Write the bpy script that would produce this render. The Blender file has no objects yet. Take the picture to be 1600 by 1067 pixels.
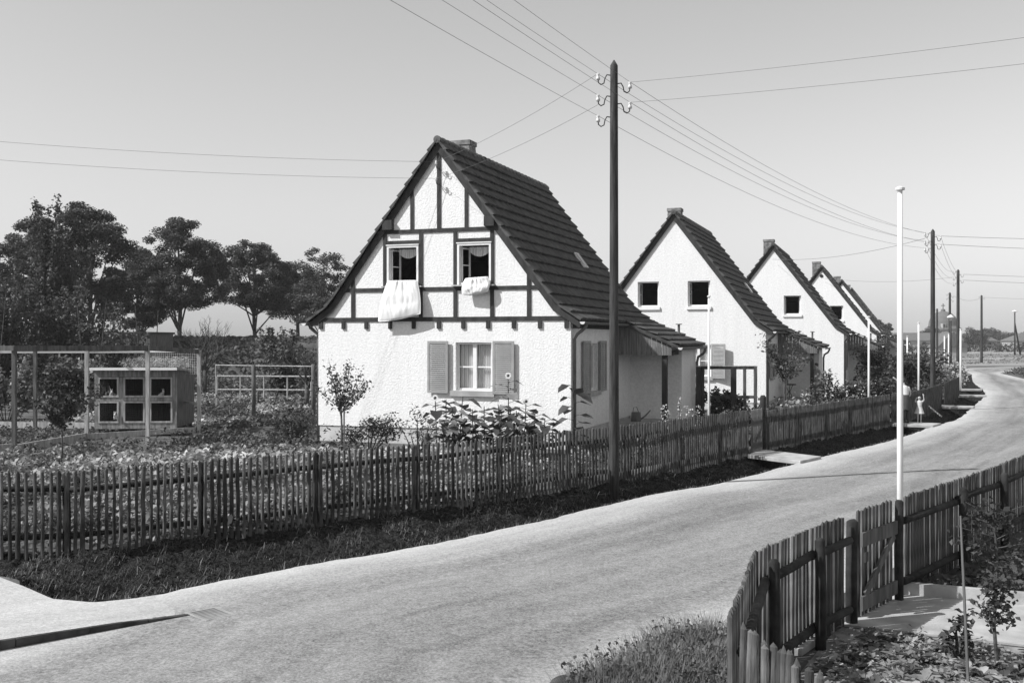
import bpy, bmesh, math, random
import numpy as np
from mathutils import Vector, Matrix, noise
R = math.radians
random.seed(7)
SC = bpy.context.scene
COL = SC.collection

# ------------------------------------------------------------------ camera, sky, sun
cam = bpy.data.objects.new('camera', bpy.data.cameras.new('camera'))
COL.objects.link(cam); SC.camera = cam
cam.location = (0, 0, 3.0); cam.rotation_euler = (R(90), 0, 0)
cam.data.sensor_width = 36; cam.data.lens = 36.9
cam.data.shift_y = -0.0022
cam.data.clip_start = 0.1; cam.data.clip_end = 3000
W = bpy.data.worlds.new('World'); SC.world = W; W.use_nodes = True
wn = W.node_tree.nodes; wl = W.node_tree.links; wn.clear()
sun_dir = Vector((-0.95, -0.31, 0.945)).normalized()      # towards the sun
sky = wn.new('ShaderNodeTexSky'); sky.sky_type = 'NISHITA'; sky.sun_disc = False
sky.sun_elevation = math.asin(sun_dir.z)
sky.sun_rotation = math.atan2(sun_dir.x, sun_dir.y)
sky.dust_density = 0.5; sky.air_density = 1.0; sky.ozone_density = 1.0
sp = wn.new('ShaderNodeSeparateColor'); mg = wn.new('ShaderNodeMath'); mg.operation = 'MULTIPLY'; mg.inputs[1].default_value = .1; bw = wn.new('ShaderNodeMath'); bw.operation = 'MULTIPLY_ADD'; bw.inputs[1].default_value = .9; bg = wn.new('ShaderNodeBackground'); wo = wn.new('ShaderNodeOutputWorld')
wl.new(sky.outputs[0], sp.inputs[0]); wl.new(sp.outputs[1], mg.inputs[0]); wl.new(sp.outputs[2], bw.inputs[0]); wl.new(mg.outputs[0], bw.inputs[2]); wl.new(bw.outputs[0], bg.inputs[0]); wl.new(bg.outputs[0], wo.inputs[0])   # blue-sensitive monochrome film
bg.inputs[1].default_value = 0.112
sl = bpy.data.lights.new('sun', 'SUN'); sl.energy = 4.9; sl.angle = R(0.5); sl.color = (1, 1, 1)
so = bpy.data.objects.new('sun', sl); COL.objects.link(so)
so.rotation_euler = (-sun_dir).to_track_quat('-Z', 'Y').to_euler()
SC.view_settings.view_transform = 'Standard'; SC.view_settings.look = 'None'
SC.view_settings.exposure = 0.22; SC.view_settings.gamma = 1.0

# ------------------------------------------------------------------ helpers
def mat(name, a, b=None, scale=3.0, detail=6, rough=0.85, bump=0.0, bscale=None, bdist=0.02, lo=0.35, hi=0.65, stretch=None,
        spec=0.3, transl=0.0, lo2=None, bdetail=4):
    """procedural grey material: mixes tone a and b by a noise texture, optional bump."""
    m = bpy.data.materials.new(name); m.use_nodes = True
    n = m.node_tree.nodes; l = m.node_tree.links; p = n['Principled BSDF']
    p.inputs['Roughness'].default_value = rough
    p.inputs['Specular IOR Level'].default_value = spec
    if b is None: b = a
    tc = n.new('ShaderNodeTexCoord'); src = tc.outputs['Object']
    if stretch:
        mp = n.new('ShaderNodeMapping'); mp.inputs['Scale'].default_value = stretch
        l.new(src, mp.inputs[0]); src = mp.outputs[0]
    nt = n.new('ShaderNodeTexNoise'); nt.inputs['Scale'].default_value = scale; nt.inputs['Detail'].default_value = detail
    l.new(src, nt.inputs['Vector'])
    mr = n.new('ShaderNodeMapRange'); mr.inputs[1].default_value = lo; mr.inputs[2].default_value = hi
    mr.inputs[3].default_value = a; mr.inputs[4].default_value = b
    l.new(nt.outputs['Fac'], mr.inputs[0]); l.new(mr.outputs[0], p.inputs['Base Color'])
    if name == 'roughcast_plaster':     # faint rain streaks and stains
        m2 = n.new('ShaderNodeMapping'); m2.inputs['Scale'].default_value = (3.5, 3.5, .35); l.new(tc.outputs['Object'], m2.inputs[0])
        n2 = n.new('ShaderNodeTexNoise'); n2.inputs['Scale'].default_value = 1.0; n2.inputs['Detail'].default_value = 8; l.new(m2.outputs[0], n2.inputs['Vector'])
        r2 = n.new('ShaderNodeMapRange'); r2.inputs[1].default_value = .35; r2.inputs[2].default_value = .62; r2.inputs[3].default_value = .95; r2.inputs[4].default_value = 1.0; l.new(n2.outputs['Fac'], r2.inputs[0])
        mu = n.new('ShaderNodeMath'); mu.operation = 'MULTIPLY'; l.new(mr.outputs[0], mu.inputs[0]); l.new(r2.outputs[0], mu.inputs[1]); l.new(mu.outputs[0], p.inputs['Base Color'])
    if bump:
        bt = n.new('ShaderNodeTexNoise'); bt.inputs['Scale'].default_value = bscale or scale * 4; bt.inputs['Detail'].default_value = bdetail
        l.new(src, bt.inputs['Vector'])
        bn = n.new('ShaderNodeBump'); bn.inputs['Strength'].default_value = bump; bn.inputs['Distance'].default_value = bdist
        l.new(bt.outputs['Fac'], bn.inputs['Height']); l.new(bn.outputs[0], p.inputs['Normal'])
    if transl:
        tr = n.new('ShaderNodeBsdfTranslucent'); l.new(mr.outputs[0], tr.inputs[0])
        mx = n.new('ShaderNodeMixShader'); mx.inputs[0].default_value = transl
        l.new(p.outputs[0], mx.inputs[1]); l.new(tr.outputs[0], mx.inputs[2])
        l.new(mx.outputs[0], n['Material Output'].inputs[0])
    return m
M = {}
M['plaster'] = mat("roughcast_plaster", .73, .84, scale=14, detail=8, rough=.95, bump=.65, bscale=22, bdist=.025, bdetail=4, spec=.1)
M['plinth'] = mat('plinth_render', .42, .55, scale=2.5, rough=.95, bump=.3, bscale=30, spec=.1)
M['timber'] = mat('dark_timber', .025, .05, scale=6, rough=.8, bump=.3, bscale=30, stretch=(1, 1, .3))
M['tile'] = mat('roof_tile', .024, .085, scale=4.5, detail=10, rough=.6, spec=.4, bump=.2, bscale=30)
M['brick'] = mat('chimney_brick', .12, .26, scale=7, rough=.9, bump=.6, bscale=14)
M['frame'] = mat('white_paint', .72, .80, scale=4, rough=.5)
M['shutter'] = mat('shutter_paint', .27, .33, scale=4, rough=.6)
M['glass'] = mat('window_glass', .05, .06, scale=2, rough=.08, spec=.6)
M['curtain'] = mat('curtain', .5, .72, scale=24, detail=2, stretch=(1, 1, .03), rough=.9)
M['cloth'] = mat('bed_linen', .74, .80, scale=3, rough=.9, bump=.15, bscale=12)
M['metal'] = mat('zinc_gutter', .10, .16, scale=6, rough=.5)
M['zinc'] = mat('zinc_cap', .6, .7, scale=6, rough=.5)
M['board'] = mat('weathered_board', .10, .2, scale=3, stretch=(8, 8, .6), rough=.85)
M['pole'] = mat('creosoted_pole', .02, .06, scale=5, stretch=(4, 4, .35), rough=.8, bump=.3, bscale=14)
M['picket'] = mat('weathered_picket', .028, .11, scale=7, stretch=(2, 2, .5), rough=.85, bump=.4, bscale=30)
M['picket2'] = mat('dark_picket', .02, .06, scale=7, stretch=(2, 2, .5), rough=.85, bump=.4, bscale=30)
M['picket3'] = mat('pale_picket', .055, .18, scale=7, stretch=(2, 2, .5), rough=.85, bump=.4, bscale=30)
M['rail'] = mat('fence_rail', .012, .035, scale=8, rough=.85, bump=.3, bscale=30)
M['white'] = mat('white_pole_paint', .78, .84, scale=5, rough=.55)
M['porcelain'] = mat('porcelain', .55, .65, rough=.25)
M['iron'] = mat('iron', .03, .05, rough=.5)
M['wire'] = mat('wire', .10, .12, rough=.5)
M['oldwood'] = mat('grey_softwood', .26, .46, scale=4, stretch=(3, 3, .6), rough=.85, bump=.2, bscale=20)
M['darkwood'] = mat('dark_softwood', .06, .14, scale=4, stretch=(3, 3, .6), rough=.85)
M['road'] = mat('gravel_road', .27, .42, scale=.9, detail=12, rough=.95, bump=.5, bscale=45, bdist=.02, spec=.05, stretch=(.7, .45, 1), lo=.3, hi=.7)
M['pavement'] = mat('gravel_pavement', .34, .60, scale=4, detail=14, rough=.95, bump=.5, bscale=40, bdist=.02, spec=.05)
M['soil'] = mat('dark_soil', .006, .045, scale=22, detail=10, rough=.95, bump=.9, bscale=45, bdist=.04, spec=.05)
M['dry_soil'] = mat('dry_soil', .16, .36, scale=3, detail=12, rough=.95, bump=.8, bscale=18, spec=.05)
M['ground'] = mat('garden_earth', .05, .14, scale=.8, detail=12, rough=.95, bump=.6, bscale=10, spec=.05)
M['field'] = mat('dry_field', .10, .30, scale=.12, detail=10, rough=.95, lo=.4, hi=.6, spec=.05, stretch=(.5, 1.4, 1))
M['concrete'] = mat('concrete', .30, .44, scale=3, detail=8, rough=.9, bump=.2, bscale=40)
M['stone'] = mat('dark_stone', .03, .08, scale=5, rough=.9, bump=.6, bscale=14)
M['leaf_dark'] = mat('dark_foliage', .025, .13, scale=.8, detail=6, rough=.65, transl=.25)
M['leaf'] = mat('foliage', .045, .15, scale=1.2, rough=.6, transl=.25)
M['leaf_light'] = mat('light_foliage', .16, .34, scale=2.0, rough=.55, transl=.25)
M['leaf_pale'] = mat('pale_foliage', .25, .55, scale=2.5, rough=.55, transl=.25)
M['bark'] = mat('bark', .04, .1, scale=6, rough=.9, bump=.5, bscale=20)
M['petal'] = mat('petal', .6, .75, scale=5, rough=.7, transl=.3)
M['hutch'] = mat('weathered_hutch_wood', .15, .33, scale=5, stretch=(3, 3, .5), rough=.85, bump=.3, bscale=20)
M['hay'] = mat('hay', .3, .5, scale=10, rough=.9)
M['skin'] = mat('skin', .42, .46, rough=.6)
M['hair'] = mat('dark_hair', .03, .05, rough=.6)
M['blond'] = mat('fair_hair', .35, .45, rough=.6)
M['blouse'] = mat('blouse', .7, .78, rough=.9)
M['dress'] = mat('dark_dress', .045, .075, rough=.9)
M['frock'] = mat('pale_frock', .45, .6, scale=9, rough=.9)
M['grey_cloth'] = mat('grey_cloth', .25, .32, rough=.9)
M['fur'] = mat('rabbit_fur', .45, .65, scale=9, rough=.95)
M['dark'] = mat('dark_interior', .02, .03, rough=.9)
M['farwall'] = mat('far_wall', .3, .36, rough=.9)
M['farroof'] = mat('far_roof', .10, .14, rough=.8)
M['plum'] = mat('grass_blades', .10, .26, scale=2, rough=.7, transl=.2)

def tag(o, label=None, cat=None, group=None, kind=None):
    if label: o['label'] = label
    if cat: o['category'] = cat
    if group: o['group'] = group
    if kind: o['kind'] = kind
    return o
def empty(name, loc=(0, 0, 0), rz=0, label=None, cat=None, group=None):
    o = bpy.data.objects.new(name, None); COL.objects.link(o)
    o.location = loc; o.rotation_euler = (0, 0, rz); o.empty_display_size = .2
    return tag(o, label, cat, group)
def copy_tree(o, parent=None):
    c = o.copy(); COL.objects.link(c)
    if parent: c.parent = parent
    for ch in list(o.children): copy_tree(ch, c)
    return c

class MB:
    def __init__(s): s.v = []; s.f = []
    def add(s, vs, fs):
        k = len(s.v); s.v += [tuple(p) for p in vs]; s.f += [tuple(i + k for i in f) for f in fs]
    def box(s, x0, x1, y0, y1, z0, z1):
        s.add([(x0,y0,z0),(x1,y0,z0),(x1,y1,z0),(x0,y1,z0),(x0,y0,z1),(x1,y0,z1),(x1,y1,z1),(x0,y1,z1)],
              [(0,3,2,1),(4,5,6,7),(0,1,5,4),(1,2,6,5),(2,3,7,6),(3,0,4,7)])
    def beam(s, a, b, w, h, up=(0, 0, 1)):
        a = Vector(a); b = Vector(b); d = (b - a).normalized(); up = Vector(up)
        sd = d.cross(up)
        if sd.length < 1e-4: sd = Vector((1, 0, 0))
        sd.normalize(); u = sd.cross(d).normalized()
        vs = [p + sd * (i * w / 2) + u * (j * h / 2) for p in (a, b) for i, j in ((-1,-1),(1,-1),(1,1),(-1,1))]
        s.add(vs, [(0,3,2,1),(4,5,6,7),(0,1,5,4),(1,2,6,5),(2,3,7,6),(3,0,4,7)])
    def tube(s, pts, r, n=8, caps=True):
        pts = [Vector(p) for p in pts]
        rs = r if isinstance(r, (list, tuple)) else [r] * len(pts)
        k = len(s.v); N = len(pts); ref = None
        for i, p in enumerate(pts):
            d = (pts[min(i+1, N-1)] - pts[max(i-1, 0)])
            if d.length < 1e-6: d = Vector((0, 0, 1))
            d.normalize()
            if ref is None: ref = Vector((1, 0, 0)) if abs(d.x) < .8 else Vector((0, 1, 0))
            u = d.cross(ref).normalized(); w = u.cross(d).normalized(); ref = w
            for j in range(n):
                a = 2 * math.pi * j / n
                s.v.append(tuple(p + (u * math.cos(a) + w * math.sin(a)) * rs[i]))
        for i in range(N - 1):
            for j in range(n):
                s.f.append((k+i*n+j, k+i*n+(j+1) % n, k+(i+1)*n+(j+1) % n, k+(i+1)*n+j))
        if caps:
            s.f.append(tuple(k + j for j in range(n))[::-1]); s.f.append(tuple(k+(N-1)*n+j for j in range(n)))
    def lathe(s, prof, n=16, c=(0, 0)):
        k = len(s.v)
        for r, z in prof:
            for j in range(n):
                a = 2*math.pi*j/n; s.v.append((c[0]+r*math.cos(a), c[1]+r*math.sin(a), z))
        for i in range(len(prof)-1):
            for j in range(n):
                s.f.append((k+i*n+j, k+i*n+(j+1) % n, k+(i+1)*n+(j+1) % n, k+(i+1)*n+j))
        s.f.append(tuple(k+j for j in range(n))[::-1]); s.f.append(tuple(k+(len(prof)-1)*n+j for j in range(n)))
    def prism(s, poly, y0, y1):          # poly in (x,z)
        n = len(poly)
        s.add([(x, y0, z) for x, z in poly] + [(x, y1, z) for x, z in poly],
              [tuple(range(n)), tuple(range(2*n-1, n-1, -1))] + [(i, n+i, n+(i+1) % n, (i+1) % n) for i in range(n)])
    def plan(s, poly, z0, z1):           # poly in (x,y)
        n = len(poly)
        s.add([(x, y, z0) for x, y in poly] + [(x, y, z1) for x, y in poly],
              [tuple(range(n)), tuple(range(2*n-1, n-1, -1))] + [(i, n+i, n+(i+1) % n, (i+1) % n) for i in range(n)])
    def build(s, name, m, parent=None, smooth=False, loc=None, fix=True):
        me = bpy.data.meshes.new(name); me.from_pydata(s.v, [], s.f)
        if fix:
            bm = bmesh.new(); bm.from_mesh(me); bmesh.ops.recalc_face_normals(bm, faces=bm.faces); bm.to_mesh(me); bm.free()
        me.materials.append(m if not isinstance(m, str) else M[m])
        if smooth: me.polygons.foreach_set('use_smooth', [True]*len(me.polygons))
        o = bpy.data.objects.new(name, me); COL.objects.link(o)
        if parent: o.parent = parent
        if loc: o.location = loc
        return o

def np_mesh(name, V, F, m, parent=None, smooth=False, loc=None):
    """V (n,3) array, F (k,4) array of quads"""
    me = bpy.data.meshes.new(name); V = np.asarray(V, np.float32); F = np.asarray(F, np.int32)
    me.vertices.add(len(V)); me.vertices.foreach_set('co', V.ravel())
    me.loops.add(F.size); me.loops.foreach_set('vertex_index', F.ravel())
    me.polygons.add(len(F)); me.polygons.foreach_set('loop_start', np.arange(0, F.size, F.shape[1], dtype=np.int32))
    me.polygons.foreach_set('loop_total', np.full(len(F), F.shape[1], np.int32))
    if smooth: me.polygons.foreach_set('use_smooth', np.ones(len(F), bool))
    me.update(calc_edges=True); me.validate()
    me.materials.append(M[m] if isinstance(m, str) else m)
    o = bpy.data.objects.new(name, me); COL.objects.link(o)
    if parent: o.parent = parent
    if loc: o.location = loc
    return o

def leaf_arrays(P, size, seed=0, up=0.4, aspect=.6, var=.4, curl=.15):
    """one diamond leaf per point; up = how much the leaf planes face upward"""
    rg = np.random.default_rng(seed); P = np.asarray(P, float); n = len(P)
    nr = rg.normal(size=(n, 3)); nr /= np.linalg.norm(nr, axis=1)[:, None]
    nr[:, 2] = np.abs(nr[:, 2]); nr = nr * (1-up) + np.array([0, 0, 1.]) * up
    nr /= np.linalg.norm(nr, axis=1)[:, None]
    t = rg.normal(size=(n, 3)); t -= nr * (t*nr).sum(1)[:, None]; t /= np.linalg.norm(t, axis=1)[:, None]
    b = np.cross(nr, t); s = (size * (1 + var * rg.uniform(-1, 1, n)))[:, None]
    V = np.stack([P - t*s*.5, P - t*s*.05 + b*s*aspect*.5 + nr*s*curl, P + t*s*.5, P - t*s*.05 - b*s*aspect*.5 + nr*s*curl], 1).reshape(-1, 3)
    F = np.arange(4*n).reshape(n, 4)
    return V, F
def blob_points(rg, c, r, n, shell=.35):
    """points in an ellipsoid, biased outward"""
    d = rg.normal(size=(n, 3)); d /= np.linalg.norm(d, axis=1)[:, None]
    q = rg.uniform(0, 1, n)**shell
    return np.asarray(c) + d*q[:, None]*np.asarray(r)

def skin(name, joints, edges, m, parent=None, root=0, sub=1):
    """joints: list of (x,y,z,r); one continuous skinned surface"""
    me = bpy.data.meshes.new(name); me.from_pydata([j[:3] for j in joints], edges, [])
    o = bpy.data.objects.new(name, me); COL.objects.link(o)
    me.materials.append(M[m])
    sk = o.modifiers.new('skin', 'SKIN'); sk.use_smooth_shade = True
    me.skin_vertices or None
    for i, j in enumerate(joints):
        r = j[3]; me.skin_vertices[0].data[i].radius = r if isinstance(r, tuple) else (r, r)
    me.skin_vertices[0].data[root].use_root = True
    ss = o.modifiers.new('sub', 'SUBSURF'); ss.levels = sub; ss.render_levels = sub
    if parent: o.parent = parent
    return o

def poly_at(pts, s):
    for a, b in zip(pts, pts[1:]):
        L = math.hypot(b[0]-a[0], b[1]-a[1])
        if s <= L or b is pts[-1]:
            t = s/L; return (a[0]+(b[0]-a[0])*t, a[1]+(b[1]-a[1])*t), ((b[0]-a[0])/L, (b[1]-a[1])/L)
        s -= L
def poly_len(pts): return sum(math.hypot(b[0]-a[0], b[1]-a[1]) for a, b in zip(pts, pts[1:]))

# ------------------------------------------------------------------ ground, road, verge
FENCE = [(-8.08,14.4),(-7.0,14.35),(-6.22,14.5),(-5.43,15.1),(-4.51,15.9),(-3.99,16.35),(-3.27,17.0),(-1.85,18.1),(-.53,19.2),(.68,20.5),(2.99,22.95),(6.14,27.2)]
FENCE2 = [(6.75,28.2),(9.2,31.4),(11.4,34.3),(13.2,36.7)]
FENCE3 = [(14.0,37.9),(16.6,42.0),(18.9,46.3)]
FENCE4 = [(19.5,47.4),(23.4,55.0)]
PAIRS = [  # (fence side, road side) of the verge and ditch
 ((-10.5,14.9),(-10.5,13.35)),((-8.6,14.8),(-8.6,13.3)), ((-6.75,14.7),(-6.55,13.3)),((-6.5,14.75),(-5.9,12.7)),((-6.2,14.85),(-5.3,12.1)),((-5.9,15.0),(-4.9,11.95)),((-5.5,15.45),(-4.3,12.2)),((-4.8,16.05),(-3.75,12.85)),
 ((-4.2,16.6),(-3.25,13.4)),((-3.5,17.3),(-2.57,14.06)),((-2.7,17.85),(-1.85,14.69)),((-1.9,18.45),(-.95,15.62)),((-.75,19.5),(0,16.75)),((.45,20.75),(1.11,18.15)),
 ((1.4,21.8),(1.74,19.0)),((2.7,23.15),(2.85,20.4)),((4.2,25.2),(4.23,21.75)),((5.8,27.4),(5.9,23.95)),((7.3,29.4),(7.5,26.2)),((9.0,31.7),(9.1,28.3)),((11.1,34.5),(11.4,31.3)),((13.7,38.1),(14.62,36.3)),
 ((16.0,41.7),(16.9,39.7)),((18.6,46.4),(20.4,46.5)),((23.0,55.5),(24.9,55.3)),((26.5,63.0),(27.8,62)),((32,76.5),(32.3,73.5)),((39.5,92),(39.2,89.5))]
RIGHT = [(-3,2),(.9,8.6),(1.9,10.2),(3.6,12.0),(5.9,14.9),(8.8,18.3),(11.5,21.7),(14.9,26.6),(19.5,34.5),(24.5,44.5),(29.2,54.5),(34.2,65),(38.7,79.3),(43.1,92.8)]

def verge_z(v, d):
    if v < .14: return 0.0
    if v < .72:
        t = (v-.14)/.58; return -d * (t**1.25)
    t = (v-.72)/.28; return -d * (1-t)**.55 if t < 1 else 0.0
def make_verge():
    su = [0]
    for a, b in zip(PAIRS, PAIRS[1:]):
        su.append(su[-1] + math.hypot(b[1][0]-a[1][0], b[1][1]-a[1][1]))
    L = su[-1]; V = []; nv = 56; us = []
    u = 0
    while u < L: us.append(u); u += .045 + .003*u
    us.append(L)
    def inter(u):
        for i in range(len(su)-1):
            if u <= su[i+1] + 1e-6:
                t = (u-su[i])/(su[i+1]-su[i])
                def cr(k):
                    p0 = PAIRS[max(i-1,0)][k]; p1 = PAIRS[i][k]; p2 = PAIRS[i+1][k]; p3 = PAIRS[min(i+2,len(PAIRS)-1)][k]
                    return tuple(.5*((2*p1[c])+(-p0[c]+p2[c])*t+(2*p0[c]-5*p1[c]+4*p2[c]-p3[c])*t*t+(-p0[c]+3*p1[c]-3*p2[c]+p3[c])*t**3) for c in (0,1))
                return cr(0), cr(1)
    outline = []
    for iu, u in enumerate(us):
        a, b = inter(u)
        jt = noise.noise(Vector((u*.9, 2, 0)))*.10+noise.noise(Vector((u*3.5, 7, 0)))*.05+noise.noise(Vector((u*9, 1, 0)))*.02
        ln = math.hypot(b[0]-a[0], b[1]-a[1]); b = (b[0]+(b[0]-a[0])/ln*jt, b[1]+(b[1]-a[1])/ln*jt)
        dep = .55*min(1, max(0, (u-3.9)/1.6))*(1 if u < 45 else max(.25, 1-(u-45)/40))
        row = []
        for j in range(nv+1):
            v = j/nv; x = a[0]+(b[0]-a[0])*v; y = a[1]+(b[1]-a[1])*v
            z = verge_z(v, dep)
            if 0 < j < nv:
                e = min(1, j/3, (nv-j)/2)
                q = noise.noise(Vector((x*1.1, y*1.1, 3)))*.10 + noise.noise(Vector((x*4, y*4, 0)))*.08 + noise.noise(Vector((x*11, y*11, 5)))*.07 + noise.noise(Vector((x*23, y*23, 2)))*.03
                z += q*e
            else: z = 0.0
            row.append((x, y, z))
        V += row; outline.append((row[0][:2], row[-1][:2]))
    n = len(us); w = nv+1
    F = [(i*w+j, i*w+j+1, (i+1)*w+j+1, (i+1)*w+j) for i in range(n-1) for j in range(nv)]
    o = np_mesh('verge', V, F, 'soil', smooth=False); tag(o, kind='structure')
    loop = [p[0] for p in outline] + [p[1] for p in reversed(outline)]
    return loop, [p[1] for p in outline]
hole, road_left = make_verge()

# small ditch on the near side of the road, outside the corner of the right fence
DIT = [((.2,6.6),(1.3,6.5)),((.45,8.0),(1.35,7.5)),((.75,9.0),(1.75,8.6)),((1.2,10.0),(2.1,9.4)),((1.75,10.9),(2.6,10.3)),((2.5,11.6),(3.1,11.1))]
def make_ditch2():
    V = []; nu = 60; nv = 18
    for i in range(nu+1):
        t = i/nu*(len(DIT)-1); k = min(int(t), len(DIT)-2); f = t-k
        a = [DIT[k][0][c]*(1-f)+DIT[k+1][0][c]*f for c in (0,1)]; b = [DIT[k][1][c]*(1-f)+DIT[k+1][1][c]*f for c in (0,1)]
        for j in range(nv+1):
            v = j/nv; x = a[0]+(b[0]-a[0])*v; y = a[1]+(b[1]-a[1])*v
            z = -.5*math.sin(math.pi*v)**.8 if 0 < j < nv else 0
            if i in (0, nu): z = 0
            elif 0 < j < nv: z += noise.noise(Vector((x*5, y*5, 1)))*.06
            V.append((x, y, z))
    w = nv+1
    F = [(i*w+j, i*w+j+1, (i+1)*w+j+1, (i+1)*w+j) for i in range(nu) for j in range(nv)]
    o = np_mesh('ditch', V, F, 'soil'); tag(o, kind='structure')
    return [V[i*w][:2] for i in range(nu+1)] + [V[i*w+nv][:2] for i in range(nu, -1, -1)]
hole2 = make_ditch2()

def filled(name, outer, holes, m, z=0.0, kind='structure'):
    bm = bmesh.new(); es = []
    for lp in [outer] + holes:
        vs = [bm.verts.new((x, y, z)) for x, y in lp]
        es += [bm.edges.new((vs[i], vs[(i+1) % len(vs)])) for i in range(len(vs))]
    bmesh.ops.triangle_fill(bm, use_beauty=True, use_dissolve=False, edges=es)
    bmesh.ops.recalc_face_normals(bm, faces=bm.faces)
    if bm.faces and sum(f.normal.z for f in bm.faces) < 0: bmesh.ops.reverse_faces(bm, faces=bm.faces)
    me = bpy.data.meshes.new(name); bm.to_mesh(me); bm.free(); me.materials.append(M[m])
    o = bpy.data.objects.new(name, me); COL.objects.link(o)
    return tag(o, kind=kind) if kind else o
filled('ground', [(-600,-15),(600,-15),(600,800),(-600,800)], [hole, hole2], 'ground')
# road: lofted sheet with its distance to the nearest edge stored for the pale, less worn margins
def nearest(pl, p):
    best = None
    for a, b in zip(pl, pl[1:]):
        dx, dy = b[0]-a[0], b[1]-a[1]; t = max(0, min(1, ((p[0]-a[0])*dx+(p[1]-a[1])*dy)/(dx*dx+dy*dy))); q = (a[0]+dx*t, a[1]+dy*t); d = math.hypot(q[0]-p[0], q[1]-p[1])
        if best is None or d < best[0]: best = (d, q)
    return best[1]
RL = [(-12,4.4),(-8,7.55),(-6.4,8.9),(-4.95,10.14),(-4.1,10.9),(-3.45,11.45),(-3.42,12.0),(-3.45,12.6)]
rl_ = [p for p in road_left if p[0] > -4.34]
LE = [poly_at(RL[:4], k*.3+1e-4)[0] for k in range(int(poly_len(RL[:4])/.3))] + [(-4.62,11.0), (-4.5,11.6), (-4.42,12.05)] + rl_
RE = [(-14,-6),(-8,-3.2)]+RIGHT
pairs_ = []; pk = -1e9
for p in LE:
    pairs_.append((p, nearest(RE, p)))
lead = pairs_[-1]
for a, b in (((40.6,93.5),(43.1,92.8)),((41.8,97.5),(45.5,96)),((44,103),(48.5,99.5)),((47.5,109),(54,102.5)),((54,114),(60,106)),((66,117),(70,109.5)),((120,122),(120,116))): pairs_.append((a, b))
def seglen(i): return math.hypot(pairs_[i][0][0]-pairs_[i-1][0][0], pairs_[i][0][1]-pairs_[i-1][0][1])
V = []; at = []; uv = []; acc = 0; nvr = 26
for i, (a, b) in enumerate(pairs_):
    if i: acc += seglen(i)
    wd = math.hypot(b[0]-a[0], b[1]-a[1])
    for j in range(nvr+1):
        v = j/nvr; V.append((a[0]+(b[0]-a[0])*v, a[1]+(b[1]-a[1])*v, .004 + .03*math.sin(math.pi*v)**2)); at.append(min(v, 1-v)*wd); uv.append((acc, v*wd))
ro_ = np_mesh('road', V, [(i*(nvr+1)+j, (i+1)*(nvr+1)+j, (i+1)*(nvr+1)+j+1, i*(nvr+1)+j+1) for i in range(len(pairs_)-1) for j in range(nvr)], 'road', smooth=True); tag(ro_, kind='structure')
at_ = ro_.data.attributes.new('edge_distance', 'FLOAT', 'POINT'); at_.data.foreach_set('value', at)
at_ = ro_.data.attributes.new('along', 'FLOAT_VECTOR', 'POINT'); at_.data.foreach_set('vector', [c for p in uv for c in (p[0], p[1], 0)])
def road_material():
    m = bpy.data.materials.new('worn_gravel_road'); m.use_nodes = True; n = m.node_tree.nodes; l = m.node_tree.links; p = n['Principled BSDF']; p.inputs['Roughness'].default_value = .95; p.inputs['Specular IOR Level'].default_value = .05
    e = n.new('ShaderNodeAttribute'); e.attribute_name = 'edge_distance'; al = n.new('ShaderNodeAttribute'); al.attribute_name = 'along'
    tc = n.new('ShaderNodeTexCoord')
    def nz(src, scale, det, st=None, rg=.5):
        if st: mp = n.new('ShaderNodeMapping'); mp.inputs['Scale'].default_value = st; l.new(src, mp.inputs[0]); src = mp.outputs[0]
        t = n.new('ShaderNodeTexNoise'); t.inputs['Scale'].default_value = scale; t.inputs['Detail'].default_value = det; t.inputs['Roughness'].default_value = rg; l.new(src, t.inputs['Vector']); return t.outputs['Fac']
    def mth(op, a, b):
        q = n.new('ShaderNodeMath'); q.operation = op
        for k, x in enumerate((a, b)):
            if isinstance(x, (int, float)): q.inputs[k].default_value = x
            else: l.new(x, q.inputs[k])
        return q.outputs[0]
    def rng(x, a, b, c, d):
        q = n.new('ShaderNodeMapRange'); q.inputs[1].default_value = a; q.inputs[2].default_value = b; q.inputs[3].default_value = c; q.inputs[4].default_value = d; l.new(x, q.inputs[0]); return q.outputs[0]
    streak = nz(al.outputs['Vector'], 1.0, 8, (.12, 1.6, 1), .6); patch = nz(tc.outputs['Object'], .7, 8, None, .65); gr = nz(tc.outputs['Object'], 34, 5, None, .85); gr2 = nz(tc.outputs['Object'], 11, 8, None, .85)
    ed = mth('ADD', e.outputs['Fac'], mth('MULTIPLY', mth('SUBTRACT', patch, .5), 1.8))
    pale = rng(ed, .1, 1.3, .22, 0.0)
    c = mth('ADD', .245, pale); c = mth('ADD', c, mth('MULTIPLY', mth('SUBTRACT', streak, .5), .34)); c = mth('ADD', c, mth('MULTIPLY', mth('SUBTRACT', patch, .5), .12))
    c = mth('ADD', c, mth('MULTIPLY', mth('SUBTRACT', gr, .5), .8)); c = mth('ADD', c, mth('MULTIPLY', mth('SUBTRACT', gr2, .5), .5)); c = mth('MAXIMUM', c, .04); l.new(c, p.inputs['Base Color'])
    bn = n.new('ShaderNodeBump'); bn.inputs['Strength'].default_value = .5; bn.inputs['Distance'].default_value = .02; l.new(gr, bn.inputs['Height']); l.new(bn.outputs[0], p.inputs['Normal'])
    return m
ro_.data.materials.clear(); ro_.data.materials.append(road_material())
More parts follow.
